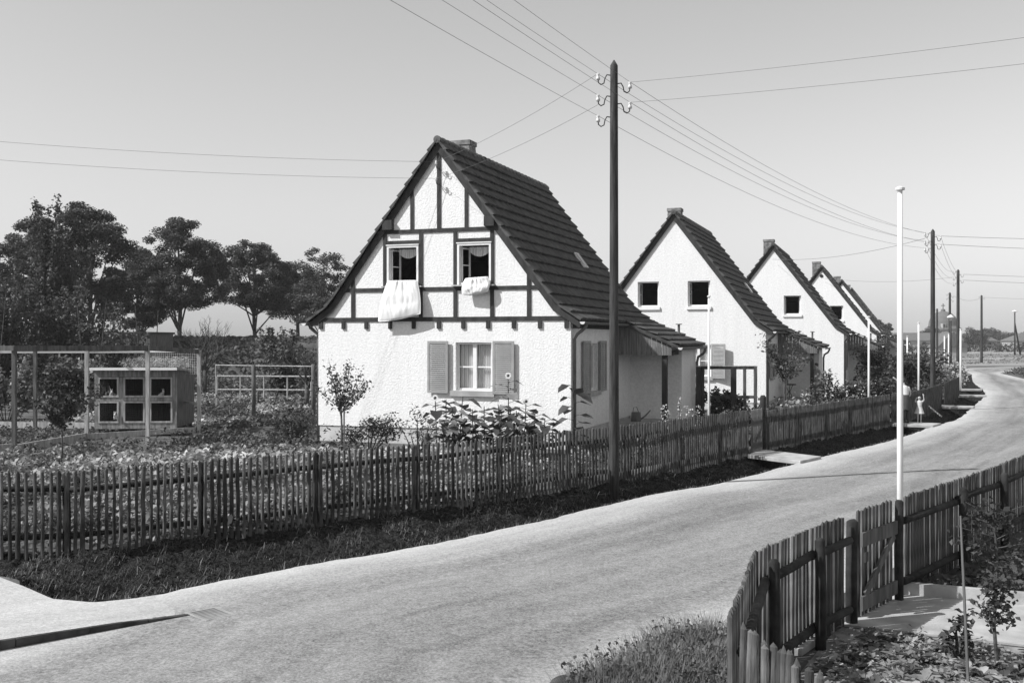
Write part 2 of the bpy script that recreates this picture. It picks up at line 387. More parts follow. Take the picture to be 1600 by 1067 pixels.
# raised pavement with kerb at the left
KL = [(-12,4.4),(-8,7.55),(-6.4,8.9),(-4.95,10.14),(-4.1,10.9),(-3.45,11.45)]
BK = [(-12,13.35),(-9,13.3),(-6.55,13.3),(-5.9,12.7),(-5.3,12.1),(-4.75,11.93),(-4.3,12.15),(-3.9,12.62)]
kz = [.13,.13,.12,.10,.065,.016]
cols = 14; rows = []
for i in range(41):
    t = i/40*(len(KL)-1); k = min(int(t), len(KL)-2); f = t-k
    a = (KL[k][0]*(1-f)+KL[k+1][0]*f, KL[k][1]*(1-f)+KL[k+1][1]*f); za = kz[k]*(1-f)+kz[k+1]*f
    t2 = i/40*(len(BK)-1); k2 = min(int(t2), len(BK)-2); f2 = t2-k2
    b = (BK[k2][0]*(1-f2)+BK[k2+1][0]*f2, BK[k2][1]*(1-f2)+BK[k2+1][1]*f2)
    row = [(a[0], a[1], -.05)]
    for j in range(cols+1):
        v = j/cols; x = a[0]+(b[0]-a[0])*v; y = a[1]+(b[1]-a[1])*v
        row.append((x, y, (za*(1-v)+.012*v) + (noise.noise(Vector((x*1.3, y*1.3, 0)))*.02 if 0 < j < cols else 0)))
    rows.append(row)
w = cols+2
V = [p for r in rows for p in r]
V = [(x, y, z if k//w < 36 else z-(k//w-35)*.006) for k, (x, y, z) in enumerate(V)]
po_ = np_mesh('pavement', V, [(i*w+j, i*w+j+1, (i+1)*w+j+1, (i+1)*w+j) for i in range(40) for j in range(1, cols+1)], 'pavement', smooth=True); tag(po_, kind='structure'); po_.data.materials.clear(); po_.data.materials.append(ro_.data.materials[0])
at_ = po_.data.attributes.new('along', 'FLOAT_VECTOR', 'POINT'); at_.data.foreach_set('vector', [c for p in V for c in (p[0]*.66+p[1]*.75+40, p[0]*.75-p[1]*.66, 0)])
kb = MB()
acc = 0
for i in range(40):                                   # kerb stones 2 mm proud of the pavement edge
    a = rows[i][1]; b = rows[i+1][1]
    c_ = Vector((b[0], b[1], 0))-Vector((a[0], a[1], 0)); e_ = .93 if i % 5 == 4 else 1.0
    kb.beam((a[0], a[1], a[2]/2-.03), (a[0]+c_.x*e_, a[1]+c_.y*e_, b[2]/2-.03), .07, max(.015, b[2])+.055)
kb.build('kerb', 'stone')['kind'] = 'structure'
# far field and embankment
fd = filled('field', [(41,113),(120,123.5),(500,150),(500,420),(-40,420),(-40,150),(20,112)], [], 'field', z=.006)
em = []
nx, ny = 120, 10
for i in range(nx+1):
    for j in range(ny+1):
        x = -120+i*1.2; v = j/ny; y = 82+v*14+noise.noise(Vector((x*.05,0,0)))*3
        z = 2.98*math.sin(math.pi*v)**.7*min(1, (24-x)/14+.0) if 0 < j < ny else -.1
        em.append((x, y, z+noise.noise(Vector((x*.4, y*.4, 0)))*.25*(0 < j < ny)))
np_mesh('embankment', em, [(i*(ny+1)+j, (i+1)*(ny+1)+j, (i+1)*(ny+1)+j+1, i*(ny+1)+j+1) for i in range(nx) for j in range(ny)], M['leaf_dark'], smooth=True)['kind'] = 'structure'
fp = MB(); fp.box(40, 400, 228, 237, .02, .05); fp.build('path', 'pavement')['kind'] = 'structure'

# ------------------------------------------------------------------ houses
HA = R(-19.84)
def wall_panel(outer, holes, thick, name, m, parent, y0=0.0, side=None):
    """outer/holes in (x,z); vertical wall from y0 to y0+thick. side=(x0): maps (x,z)->(x0 - y, x, z) for a side wall"""
    bm = bmesh.new(); loops = []; es = []
    for lp in [outer] + holes:
        vs = [bm.verts.new((x, y0, z)) for x, z in lp]; loops.append(vs)
        es += [bm.edges.new((vs[i], vs[(i+1) % len(vs)])) for i in range(len(vs))]
    bmesh.ops.triangle_fill(bm, use_beauty=True, use_dissolve=False, edges=es)
    fr = list(bm.faces); mp = {}
    for vs in loops:
        for v in vs: mp[v] = bm.verts.new((v.co.x, y0+thick, v.co.z))
    for f in fr: bm.faces.new([mp[v] for v in reversed(f.verts)])
    for vs in loops:
        for i in range(len(vs)):
            a, b = vs[i], vs[(i+1) % len(vs)]; bm.faces.new((a, b, mp[b], mp[a]))
    if side is not None:
        for v in bm.verts: v.co = Vector((side - v.co.y, v.co.x, v.co.z))
    bmesh.ops.recalc_face_normals(bm, faces=bm.faces)
    me = bpy.data.meshes.new(name); bm.to_mesh(me); bm.free(); me.materials.append(M[m])
    o = bpy.data.objects.new(name, me); COL.objects.link(o); o.parent = parent
    return o
def rect(x0, x1, z0, z1): return [(x0, z0), (x1, z0), (x1, z1), (x0, z1)]

def tile_slope(mb, pts, y0, y1, course=.39, seed=0, sgn=1):
    """pts: (x,z) from top to bottom. stepped courses of pantiles."""
    rg = random.Random(seed); segs = []; total = poly_len(pts); n = round(total/course); c = total/n
    per = .215; ny = int(round((y1-y0)/per))*4; ys = [y0+(y1-y0)*k/ny for k in range(ny+1)]
    for i in range(n):
        (xa, za), d = poly_at(pts, i*c+1e-6); (xb, zb), d2 = poly_at(pts, min(total-1e-6, (i+1)*c+.03))
        nx_, nz_ = (-d[1]*1, d[0]*1)
        if nz_ < 0: nx_, nz_ = -nx_, -nz_
        off = rg.uniform(-.02, .02); k0 = len(mb.v)
        for r, (x, z, h) in enumerate(((xa, za, .0), (xb, zb, .075), (xb, zb, .01))):
            for k, y in enumerate(ys):
                ph = k % 4; cz = (.0, .026, .038, .026)[ph] if r < 2 else 0
                j = noise.noise(Vector((x*3, math.floor(k/4)*1.7, seed)))*.012
                ee = rg.uniform(-.006, .006) if r else 0
                hh = h + cz + j
                mb.v.append((x+nx_*hh+d[0]*ee, y+off*(0 < k < ny), z+nz_*hh+d[1]*ee))
        w = ny+1
        for r in range(2):
            for k in range(ny):
                a = k0+r*w+k
                mb.f.append((a, a+1, a+w+1, a+w))
        # verge ends of the course
        for kk in (0, ny): pass

def casement(name, parent, x0, x1, z0, z1, y=.10, bars=1, hinge='l', ang=80, depth=.0, glass=True):
    """open casement leaf standing inwards from its hinge side; local frame then rotated"""
    w = x1-x0; t = .045
    o = empty(name, ((x0 if hinge == 'l' else x1), y, 0)); o.parent = parent
    return o
def leaf_window(parent, w, z0, z1, loc, rz, name='casement'):
    mb = MB(); t = .05
    mb.box(0, w, 0, .035, z0, z0+t); mb.box(0, w, 0, .035, z1-t, z1)
    mb.box(0, t, 0, .035, z0+t, z1-t); mb.box(w-t, w, 0, .035, z0+t, z1-t)
    zm = (z0+z1)/2; mb.box(t, w-t, .005, .03, zm-.015, zm+.015)
    o = mb.build(name, 'frame', parent, loc=loc); o.rotation_euler = (0, 0, rz)
    return o

def shutter(parent, x0, x1, z0, z1, y=-.06, th=.04, side=None, label=None, rot=None):
    """louvred shutter, in the gable plane or (side=x) on a side wall"""
    f = MB(); b = .07; yb = y-th
    f.box(x0, x0+b, yb, y, z0, z1); f.box(x1-b, x1, yb, y, z0, z1)
    f.box(x0+b, x1-b, yb, y, z0, z0+b); f.box(x0+b, x1-b, yb, y, z1-b, z1)
    n = int((z1-z0-2*b)/.055)
    for i in range(n):
        z = z0+b+.02+i*(z1-z0-2*b)/n
        f.add([(x0+b, yb+.004, z), (x1-b, yb+.004, z), (x1-b, y-.006, z+.034), (x0+b, y-.006, z+.034),
               (x0+b, yb+.004, z-.008), (x1-b, yb+.004, z-.008), (x1-b, y-.006, z+.026), (x0+b, y-.006, z+.026)],
              [(0,1,2,3),(4,7,6,5),(0,4,5,1),(3,2,6,7),(0,3,7,4),(1,5,6,2)])
    if side is not None: f.v = [(side-yy, xx, zz) for xx, yy, zz in f.v]
    o = f.build('shutter', 'shutter', parent)
    if rot:   # swing about the hinge edge
        hx, a = rot; o.matrix_local = Matrix.Translation((hx, y, 0)) @ Matrix.Rotation(a, 4, 'Z') @ Matrix.Translation((-hx, -y, 0))
    return o

UWIN = [(-1.60, -.66), (.60, 1.56)]
def make_house(timber, label, loc, seed=0):
    h = empty('timbered_house' if timber else 'gabled_house', loc, HA, label, 'house')
    L = 9.55; T = .3
    gable = [(-3.9, .46), (3.9, .46), (3.9, 3.58), (3.42, 3.96), (0, 8.5), (-3.42, 3.96), (-3.9, 3.58)]
    uw = [rect(a, b, 4.56, 5.66) for a, b in UWIN]
    gw = rect(.51, 1.59, 1.56, 2.91)
    w = wall_panel(gable, uw + [gw], T, 'gable_wall', 'plaster', h)
    wall_panel(gable, [], T, 'rear_gable_wall', 'plaster', h, y0=L-T)
    wall_panel(rect(T, L-T, .46, 3.50), [rect(1.72, 2.72, 1.5, 2.88)], T, 'side_wall', 'plaster', h, side=3.9)
    wall_panel(rect(T, L-T, .46, 3.50), [], T, 'side_wall', 'plaster', h, y0=0, side=-3.9+T)
    b = MB(); b.box(-3.87, 3.87, .03, L-.03, -.6, .46); b.build('plinth', 'plinth', h)
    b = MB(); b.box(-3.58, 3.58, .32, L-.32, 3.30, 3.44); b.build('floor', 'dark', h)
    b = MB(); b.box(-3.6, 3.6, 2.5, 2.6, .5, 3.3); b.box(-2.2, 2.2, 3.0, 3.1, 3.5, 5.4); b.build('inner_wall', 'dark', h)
    # roof
    prof = [(0, 8.64), (3.5, 3.98), (4.22, 3.50)]
    r = MB()
    tile_slope(r, prof, -.14, L+.14, seed=seed)
    tile_slope(r, [(-x, z) for x, z in prof], -.14, L+.14, seed=seed+1)
    for x1, x2 in ((1, 1),):
        pass
    # underside boards
    for s in (1, -1):
        p = [(0, 8.61), (s*3.5, 3.95), (s*4.2, 3.47), (s*4.18, 3.42), (s*3.47, 3.89), (0, 8.52)]
        r.prism(p, -.045, L+.1)
    # ridge tiles
    y = -.16
    while y < L+.1:
        r.tube([(0, y, 8.645), (0, y+.40, 8.62)], [.11, .09], n=10); y += .36
    rf = r.build('roof', 'tile', h, fix=False)
    # barge boards at the verges
    for s in (1, -1):
        b = MB(); q = [(0, 8.59), (s*3.5, 3.93), (s*4.2, 3.46), (s*4.17, 3.30), (s*3.42, 3.77), (0, 8.30)]
        b.prism(q, -.075, -.047); b.build('barge_board', 'timber', h)
    # stepped tile ends along the verge
    for s in (1, -1):
        b = MB(); pts = [(0, 8.65), (s*3.5, 3.99), (s*4.22, 3.52)]; tot = poly_len(pts); n = round(tot/.39)
        for i in range(n):
            (xa, za), d = poly_at(pts, i*tot/n+.001); (xb, zb), _ = poly_at(pts, min(tot-.001, (i+1)*tot/n+.03))
            nx_, nz_ = -d[1], d[0]
            if nz_ < 0: nx_, nz_ = -nx_, -nz_
            b.prism([(xa-nx_*.02, za-nz_*.02), (xb-nx_*.02, zb-nz_*.02), (xb+nx_*.075, zb+nz_*.075), (xa+nx_*.012, za+nz_*.012)], -.17, -.14)
        b.build('verge_tile', 'tile', h)
    # chimney
    c = MB(); cx, cy = -.57, 3.2
    nb = 0
    c.box(cx-.3, cx+.3, cy-.27, cy+.27, 7.3, 9.06); c.box(cx-.33, cx+.33, cy-.30, cy+.30, 9.06, 9.2)
    for k in range(11):                                # brick courses standing 6 mm proud
        z = 7.9+k*.098; c.box(cx-.306, cx+.306, cy-.276, cy+.276, z, z+.075)
    c.build('chimney', 'brick', h)
    # roof light lying on the street slope
    for (yy, sx) in ((6.2, 2.32),):
        zz = 8.64-sx*1.33; dx, dz = .593, -.805; nx_, nz_ = .805, .593
        b = MB(); p0 = Vector((sx-dx*.3+nx_*.10, yy, zz-dz*.3+nz_*.10)); p1 = Vector((sx+dx*.3+nx_*.10, yy, zz+dz*.3+nz_*.10))
        b.beam(p0, p1, .5, .05, up=(nx_, 0, nz_)); sk = b.build('roof_window', 'zinc', h)
        b = MB(); b.beam(p0+Vector((nx_*.03+dx*.06, 0, nz_*.03+dz*.06)), p1+Vector((nx_*.03-dx*.06, 0, nz_*.03-dz*.06)), .38, .012, up=(nx_, 0, nz_)); b.build('pane', 'glass', sk)
    # gutter and downpipe
    def gutter(x, z, y0, y1, name='gutter'):
        b = MB(); n = 10; ring = []
        for yy in (y0, y1):
            for k in range(n+1):
                a = math.pi*(k/n); ring.append((x+.07*math.cos(a), yy, z-.07*math.sin(a)))
            for k in range(n+1):
                a = math.pi*(1-k/n); ring.append((x+.06*math.cos(a), yy, z-.06*math.sin(a)+.001))
        m_ = 2*(n+1)
        b.add(ring, [(k, (k+1) % m_, m_+(k+1) % m_, m_+k) for k in range(m_)])
        g = b.build(name, 'metal', h)
        b = MB(); b.add([(x+.072*math.cos(math.pi*k/n), y0-.004, z-.072*math.sin(math.pi*k/n)) for k in range(n+1)] +
                        [(x+.072*math.cos(math.pi*k/n), y0+.004, z-.072*math.sin(math.pi*k/n)) for k in range(n+1)],
                        [tuple(range(n+1)), tuple(range(2*n+1, n, -1))] + [(k, k+1, n+2+k, n+1+k) for k in range(n)])
        b.build('end_cap', 'zinc', g)
        return g
    gutter(4.28, 3.47, -.2, 4.98)
    gutter(-4.28, 3.47, -.2, L+.2)
    b = MB(); b.tube([(4.27, .22, 3.42), (4.26, .22, 3.34), (4.16, .2, 3.24), (4.03, .18, 3.14), (3.96, .16, 3.0), (3.96, .16, -.1)], .045); b.build('downpipe', 'metal', h, smooth=True)
    b = MB(); b.tube([(-4.27, .1, 3.42), (-4.2, .12, 3.3), (-4.0, .14, 3.15), (-3.98, .14, 3.0), (-3.98, .14, -.1)], .045); b.build('downpipe', 'metal', h, smooth=True)
    # windows
    for i, (a, bx) in enumerate(UWIN):
        f = MB(); z0, z1 = 4.56, 5.66; t = .05
        if timber:
            t = .03; f.box(a-.03, a+t, -.04, .12, z0-.03, z1+.04); f.box(bx-t, bx+.03, -.04, .12, z0-.03, z1+.04)
            f.box(a+t, bx-t, -.04, .12, z1-t, z1+.04); f.box(a+t, bx-t, .0, .12, z0-.03, z0+.03)
            f.box(a-.05, bx+.05, -.06, -.042, z1+.03, z1+.06)
        else:
            f.box(a+.002, a+.05, .12, .2, z0, z1); f.box(bx-.05, bx-.002, .12, .2, z0, z1)
            f.box(a+.05, bx-.05, .12, .2, z1-.05, z1-.002); f.box(a+.05, bx-.05, .12, .2, z0+.002, z0+.07)
        wf = f.build('window', 'frame', h)
        s = MB()
        if timber: s.box(a-.16, bx+.16, -.14, .0, z0-.075, z0-.035)
        else: s.box(a-.05, bx+.05, -.07, .12, z0-.13, z0-.002)
        s.build('sill', 'oldwood' if timber else 'frame', wf)
        if timber:
            leaf_window(wf, .42, z0+.04, z1-.06, (a+.05, .13, 0), R(76))
            leaf_window(wf, .42, z0+.04, z1-.06, (bx-.05, .13, 0), R(104))
            v = MB(); n = 40; x0 = a+.22; x1 = bx-.07                       # short gathered curtain with a curved hem
            top = []; bot = []
            for k in range(n+1):
                q = k/n; x = x0+(x1-x0)*q; yy = .22+.02*math.sin(q*60)
                top.append((x, yy, z1-.06)); bot.append((x, yy+.015*math.sin(q*60+1), z1-.12-.21*math.sin(math.pi*q)**.6))
            v.add(top+bot, [(k, k+1, n+2+k, n+1+k) for k in range(n)]); v.build('curtain', 'curtain', wf)
        else:
            leaf_window(wf, .42, z0+.08, z1-.06, (bx-.06, .2, 0), R(100))
            leaf_window(wf, .42, z0+.08, z1-.06, (a+.06, .2, 0), R(88))
    f = MB(); a, bx, z0, z1 = .51, 1.59, 1.56, 2.91; t = .06; y0, y1 = .12, .18
    f.box(a, a+t, y0, y1, z0, z1); f.box(bx-t, bx, y0, y1, z0, z1); f.box(a+t, bx-t, y0, y1, z1-t, z1); f.box(a+t, bx-t, y0, y1, z0, z0+t)
    xm = (a+bx)/2; f.box(xm-.055, xm+.055, y0-.02, y1, z0+t, z1-t); zm = 2.22
    f.box(a+t, xm-.055, y0+.01, y1-.01, zm-.02, zm+.02); f.box(xm+.055, bx-t, y0+.01, y1-.01, zm-.02, zm+.02)
    wf = f.build('window', 'frame', h)
    s = MB(); s.box(.37, 1.70, -.09, .12, 1.40, 1.555); s.build('sill', 'concrete', wf)
    v = MB(); n = 60                                                        # net curtains behind the panes
    for (x0, x1) in ((a+.04, xm-.0), (xm+.04, bx-.02)):
        v.add([(x0+(x1-x0)*k/n, .26+.02*math.sin(k*.9), z) for z in (z0+.03, z1-.03) for k in range(n+1)], [(k, k+1, n+2+k, n+1+k) for k in range(n)])
    v.build('curtain', 'curtain', wf)
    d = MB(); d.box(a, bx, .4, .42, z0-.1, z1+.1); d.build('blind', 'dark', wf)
    shutter(h, -.32, .31, 1.48, 2.95)
    if timber: shutter(h, 1.66, 2.29, 1.48, 2.95)
    else: shutter(h, 1.63, 2.26, 1.48, 2.95, rot=(1.63, R(-14)))
    # side window and its shutters
    f = MB()
    for q in ((1.72, 1.78, 1.5, 2.88), (2.66, 2.72, 1.5, 2.88), (1.78, 2.66, 1.5, 1.57), (1.78, 2.66, 2.82, 2.88), (2.19, 2.25, 1.57, 2.82)):
        f.box(3.72, 3.78, q[0], q[1], q[2], q[3])
    wf = f.build('window', 'frame', h)
    s = MB(); s.box(3.78, 4.0, 1.62, 2.82, 1.36, 1.495); s.build('sill', 'concrete', wf)
    s = MB(); s.box(3.62, 3.64, 1.76, 2.68, 1.5, 2.88); s.build('pane', 'glass', wf)
    shutter(h, .98, 1.70, 1.46, 2.95, side=3.9); shutter(h, 2.76, 3.46, 1.46, 2.95, side=3.9)
    # porch on the street side: floor, rear block, post, boarded gable, tiled roof
    b = MB(); b.box(3.9, 5.75, 4.95, L-.05, -.6, .38); b.build('porch_floor', 'concrete', h)
    b = MB(); b.box(3.9, 5.62, 6.9, L-.05, .38, 2.72); b.build('porch_wall', 'plaster', h)
    b = MB(); b.box(4.55, 5.3, 6.86, 6.897, .38, 2.3); dd = b.build('door', 'darkwood', h) if False else None
    b = MB(); b.box(5.34, 5.50, 5.06, 5.22, .38, 2.62); b.build('porch_post', 'timber', h)
    b = MB(); b.box(3.9, 5.7, 5.02, 5.18, 2.5, 2.6); b.box(5.36, 5.52, 5.18, 6.9, 2.5, 2.62); b.build('porch_beam', 'timber', h)
    b = MB(); n = 11
    for k in range(n):
        xa = 3.93+k*.158; xb = xa+.15; zt = lambda x: 3.56-(x-3.9)*.42
        b.prism([(xa, 2.5), (xb, 2.5), (xb, zt(xb)), (xa, zt(xa))], 4.975 + (.006 if k % 2 else 0), 5.0)
    b.build('gable_boards', 'board', h)
    r = MB(); tile_slope(r, [(3.72, 3.74), (5.92, 2.78)], 4.9, L+.12, seed=seed+5)
    r.prism([(3.8, 3.68), (5.88, 2.77), (5.86, 2.70), (3.8, 3.60)], 4.93, L+.1)
    r.prism([(3.8, 3.72), (5.9, 2.80), (5.9, 2.70), (3.8, 3.60)], 4.89, 4.925)
    r.build('porch_roof', 'tile', h, fix=False)
    gutter(5.96, 2.74, 4.86, L+.2)
    b = MB(); b.tube([(5.96, L-.1, 2.7), (5.96, L-.1, 2.62), (5.9, L-.1, 2.5), (5.72, L-.1, 2.38), (5.68, L-.1, 2.2), (5.68, L-.1, -.1)], .045); b.build('downpipe', 'metal', h, smooth=True)
    b = MB(); b.tube([(5.2, 8.6, 3.0), (5.2, 8.6, 3.5)], .045); b.lathe([(.11, 3.5), (.11, 3.53)], 10, (5.2, 8.6)); b.build('vent_pipe', 'metal', h)
    if timber:
        t = MB(); F0, F1 = -.03, .04
        def hb(x0, x1, z0, z1, o=0): t.box(x0, x1, F0-o, F1, z0, z1)
        hb(-3.86, 3.9, 3.51, 3.63)
        hb(-3.25, -1.76, 4.37, 4.48); hb(-1.64, -.61, 4.37, 4.48); hb(-.51, .45, 4.37, 4.48); hb(.56, 1.56, 4.37, 4.48); hb(1.67, 3.2, 4.37, 4.48)
        hb(-1.95, 1.95, 6.03, 6.14)
        for x in (-1.70, -.56, .505, 1.615):
            hb(x-.055, x+.055, 3.63, 6.03, .003)
        for x in (-2.74, 2.70): hb(x-.055, x+.055, 3.63, 5.05, .003)
        hb(-1.645, -.615, 5.72, 5.83); hb(.56, 1.56, 5.72, 5.83)
        hb(-.055, .055, 6.14, 8.35); hb(-.89, -.79, 6.14, 7.45); hb(.79, .89, 6.14, 7.45)
        t.box(-1.72, -1.42, -.16, F1, 6.142, 6.42); t.box(1.42, 1.72, -.16, F1, 6.142, 6.42)
        for x in (-3.80, -3.05, -2.3, -1.53, -.78, 0, .75, 1.5, 2.26, 3.02, 3.78):
            t.box(x-.055, x+.055, -.05, F1, 3.30, 3.508)
        t.box(3.9, 3.96, -.03, L, 3.30, 3.42)
        t.build('timber_frame', 'timber', h)
    if timber:
        b = MB(); ins = []
        for z in (7.94, 7.49):
            b.tube([(0, -.03, z-.1), (-.0, -.16, z-.12), (0, -.2, z-.04), (0, -.2, z)], .012, 6)
            b.tube([(.1, -.03, z-.16), (.12, -.16, z-.18), (.12, -.2, z-.1), (.12, -.2, z-.05)], .012, 6)
        b.build('wire_bracket', 'iron', h)
        for z in (7.94, 7.49):
            b = MB(); b.lathe([(.02, z-.02), (.04, z), (.03, z+.03), (.04, z+.05), (.02, z+.09)], 8, (0, -.2)); b.build('insulator', 'porcelain', h)
    return h
H1 = make_house(True, 'nearest house, white with dark timber framing on its gable and bedding out of the windows', (-2.07, 29.79, 0), 1)
H2 = make_house(False, 'plain white gabled house directly behind the timbered one, two open upper windows', (7.02, 45.5, -.15), 11)
HS = [(15.1, 60.7), (23.3, 79.0), (30.8, 98.0), (36.9, 114.0)]
HL = ['third white house from the camera, tall chimney left of its gable', 'fourth white house from the camera, a small round vent in its gable',
      'fifth white house, only a narrow bright strip of its gable showing', 'farthest white house, last gable of the row down the street']
for (x, y), lb in zip(HS, HL):
    c = copy_tree(H2); c.location = (x, y, -.15); c['label'] = lb
def house_pt(loc, x, y, z=0):
    g = Vector((math.cos(HA), math.sin(HA), 0)); d = Vector((-math.sin(HA), math.cos(HA), 0))
    return Vector(loc) + g*x + d*y + Vector((0, 0, z))

# bedding
def bedding(name, P00, P10, P01, P11, thick, out0, out1, seed, label, loc_house=(-2.07, 29.79, 0), nfold=7):
    """P** (x,z) top-left, top-right, bottom-left, bottom-right on the gable; puffed cloth hanging outside"""
    mb = MB(); n, m_ = 44, 36; rows_ = []
    for sidei in (0, 1):
        for j in range(m_+1):
            v = j/m_
            for i in range(n+1):
                u = i/n
                # rounded edges
                uu = u; vv = v
                x = (P00[0]*(1-u)+P10[0]*u)*(1-v) + (P01[0]*(1-u)+P11[0]*u)*v
                z = (P00[1]*(1-u)+P10[1]*u)*(1-v) + (P01[1]*(1-u)+P11[1]*u)*v
                z -= .05*math.sin(math.pi*u)*v
                bow = .05*math.sin(math.pi*v)*(2*u-1); x += bow
                edge = (max(0, 4*u*(1-u)))**.45 * (min(1, max(0, (1-v)*3.2)))**.5
                fold = noise.noise(Vector((u*16+noise.noise(Vector((u*2, v*2, 4)))*1.5, v*1.6, seed)))*.052*(1-v)**.5 + noise.noise(Vector((u*4, v*4, seed)))*.03
                o = out0+(out1-out0)*v**.7
                y = -(o) - (thick*edge + fold*edge if sidei == 0 else -thick*.35*edge)
                mb.v.append((x, y, z))
    w = n+1
    for s in (0, 1):
        k = s*w*(m_+1)
        for j in range(m_):
            for i in range(n): mb.f.append((k+j*w+i, k+j*w+i+1, k+(j+1)*w+i+1, k+(j+1)*w+i))
    K = w*(m_+1)
    for j in range(m_):
        mb.f.append((j*w, (j+1)*w, K+(j+1)*w, K+j*w)); mb.f.append((j*w+n, (j+1)*w+n, K+(j+1)*w+n, K+j*w+n))
    for i in range(n):
        mb.f.append((i, i+1, K+i+1, K+i)); mb.f.append((m_*w+i, m_*w+i+1, K+m_*w+i+1, K+m_*w+i))
    # part lying over the sill into the room
    mb.box(P00[0]+.05, P10[0]-.05, -.16, .2, P00[1]-.09, P00[1]-.01)
    o = mb.build(name, 'cloth', smooth=True); o.location = loc_house; o.rotation_euler = (0, 0, HA)
    tag(o, label, 'bedding')
    return o
bedding('duvet', (-1.56, 4.68), (-.62, 4.68), (-1.80, 3.50), (-.46, 3.72), .11, .12, .26, 1.0, 'large white duvet hanging from the left upper window of the timbered house')
bedding('pillow', (.86, 4.70), (1.54, 4.74), (.80, 4.24), (1.58, 4.32), .10, .13, .22, 2.0, 'small white pillow on the sill of the right upper window', nfold=4)

# ------------------------------------------------------------------ fences
def picket_variants(h, m, point=.05, w=.052, nvar=5, seed=0):
    out = []; rg = random.Random(seed)
    for k in range(nvar):
        mb = MB(); n = 7; lv = 6; ww = w*rg.uniform(.8, 1.2); bx = rg.uniform(-.012, .012)
        k0 = len(mb.v)
        for i in range(lv):
            t = i/(lv-1); z = -.08+(h+.08-point)*t; c = bx*math.sin(t*math.pi)+rg.uniform(-.005, .005); ta = 1-.12*t
            # half-round section: flat back (+y), round front (-y)
            for j in range(n):
                a = math.pi*j/(n-1); mb.v.append((c-ww/2*math.cos(a)*ta, -ww*.55*math.sin(a)*ta, z))
        tip = len(mb.v); mb.v.append((c, -ww*.2, h+rg.uniform(-.02, .015)))
        for i in range(lv-1):
            for j in range(n-1): mb.f.append((k0+i*n+j, k0+i*n+j+1, k0+(i+1)*n+j+1, k0+(i+1)*n+j))
            mb.f.append((k0+i*n, k0+(i+1)*n, k0+(i+1)*n+n-1, k0+i*n+n-1))
        for j in range(n-1): mb.f.append((k0+(lv-1)*n+j, k0+(lv-1)*n+j+1, tip))
        mb.f.append((k0+(lv-1)*n+n-1, k0+(lv-1)*n, tip))
        me = bpy.data.meshes.new('picket'); me.from_pydata(mb.v, [], mb.f)
        bm = bmesh.new(); bm.from_mesh(me); bmesh.ops.recalc_face_normals(bm, faces=bm.faces); bm.to_mesh(me); bm.free()
        me.materials.append(M[m[k % len(m)]]); out.append(me)
    return out
def post_mb(x, y, h, r, z0=-.3, seed=0, taper=.95, cap=.03):
    mb = MB(); mb.tube([(x, y, z0), (x+random.uniform(-.01, .01), y, h*.5), (x+random.uniform(-.015, .015), y, h), (x, y, h+cap)], [r, r, r*taper, r*.55], 10)
    return mb
def fence(name, pts, h, label, side=1, nindiv=100, order='start', bay=2.0, pr=.055, sp=.105, rails=(.92, .25), rr=.042, z0=0, mats=('picket', 'picket2', 'picket', 'picket3', 'picket2'), ph=None, point=.04,
          post_mat='rail', seed=0, w=.062, skip=(), posts=None, wob=.35):
    """pickets on the side*right-hand normal, rails and posts behind"""
    root = empty(name, (pts[0][0], pts[0][1], z0), 0, label, 'fence')
    L = poly_len(pts); O = Vector(root.location)
    var = picket_variants(h, mats, point, w=w, seed=seed); rg = random.Random(seed+3)
    def nrm(d): return (d[1]*side, -d[0]*side)
    n = int(L/sp); place = []
    for i in range(n):
        (x, y), d = poly_at(pts, (i+.5)*sp); nn = nrm(d); ang = math.atan2(-nn[0], nn[1]) if False else math.atan2(nn[1], nn[0]) + math.pi/2
        place.append((x+nn[0]*.012, y+nn[1]*.012, ang+rg.uniform(-.08, .08)*wob, rg.uniform(-.02, .02)*wob, rg.uniform(-.018, .018)*wob, rg.randrange(len(var)), rg.uniform(-.02, .02)*wob))
    rest = MB()
    for i, (x, y, a, tx, ty, k, dz) in enumerate(place):
        if i < nindiv:
            o = bpy.data.objects.new('picket', var[k]); COL.objects.link(o); o.parent = root
            o.location = (x-O.x, y-O.y, dz); o.rotation_euler = (tx, ty, a)
        else:
            Mx = Matrix.Translation((x-O.x, y-O.y, dz)) @ Matrix.Rotation(a, 4, 'Z') @ Matrix.Rotation(ty, 4, 'Y')
            me = var[k]; rest.add([Mx @ v.co for v in me.vertices], [tuple(p.vertices) for p in me.polygons])
    if rest.v:
        ro = rest.build('picket', mats[0], root, fix=False); ro['kind'] = 'stuff'
    nb = max(1, round(L/bay)); P = []
    for i, sv in enumerate(posts or [L*i/nb for i in range(nb+1)]):
        (x, y), d = poly_at(pts, max(.02, min(L-.02, sv))); nn = nrm(d); P.append((x, y, nn))
    for i, (x, y, nn) in enumerate(P):
        if i in skip or i-len(P) in skip: continue
        mb = post_mb(x-nn[0]*(rr*2+pr*.6)-O.x, y-nn[1]*(rr*2+pr*.6)-O.y, ph or h-.09, pr); mb.build('post', post_mat, root, smooth=True)
    for (xa, ya, na), (xb, yb, nb_) in zip(P, P[1:]):
        for z in rails:
            # follow the curve of the fence inside the bay
            a = Vector((xa-na[0]*rr-O.x, ya-na[1]*rr-O.y, z+rg.uniform(-.02, .02))); b = Vector((xb-nb_[0]*rr-O.x, yb-nb_[1]*rr-O.y, z+rg.uniform(-.02, .02)))
            mb = MB(); mb.tube([a, a.lerp(b, .5)+Vector((0, 0, rg.uniform(-.012, .012))), b], rr, 8); mb.build('rail', 'rail', root, smooth=True)
    return root
fence('picket_fence', FENCE, 1.2, 'long weathered picket fence between the vegetable garden and the dark verge', seed=1)
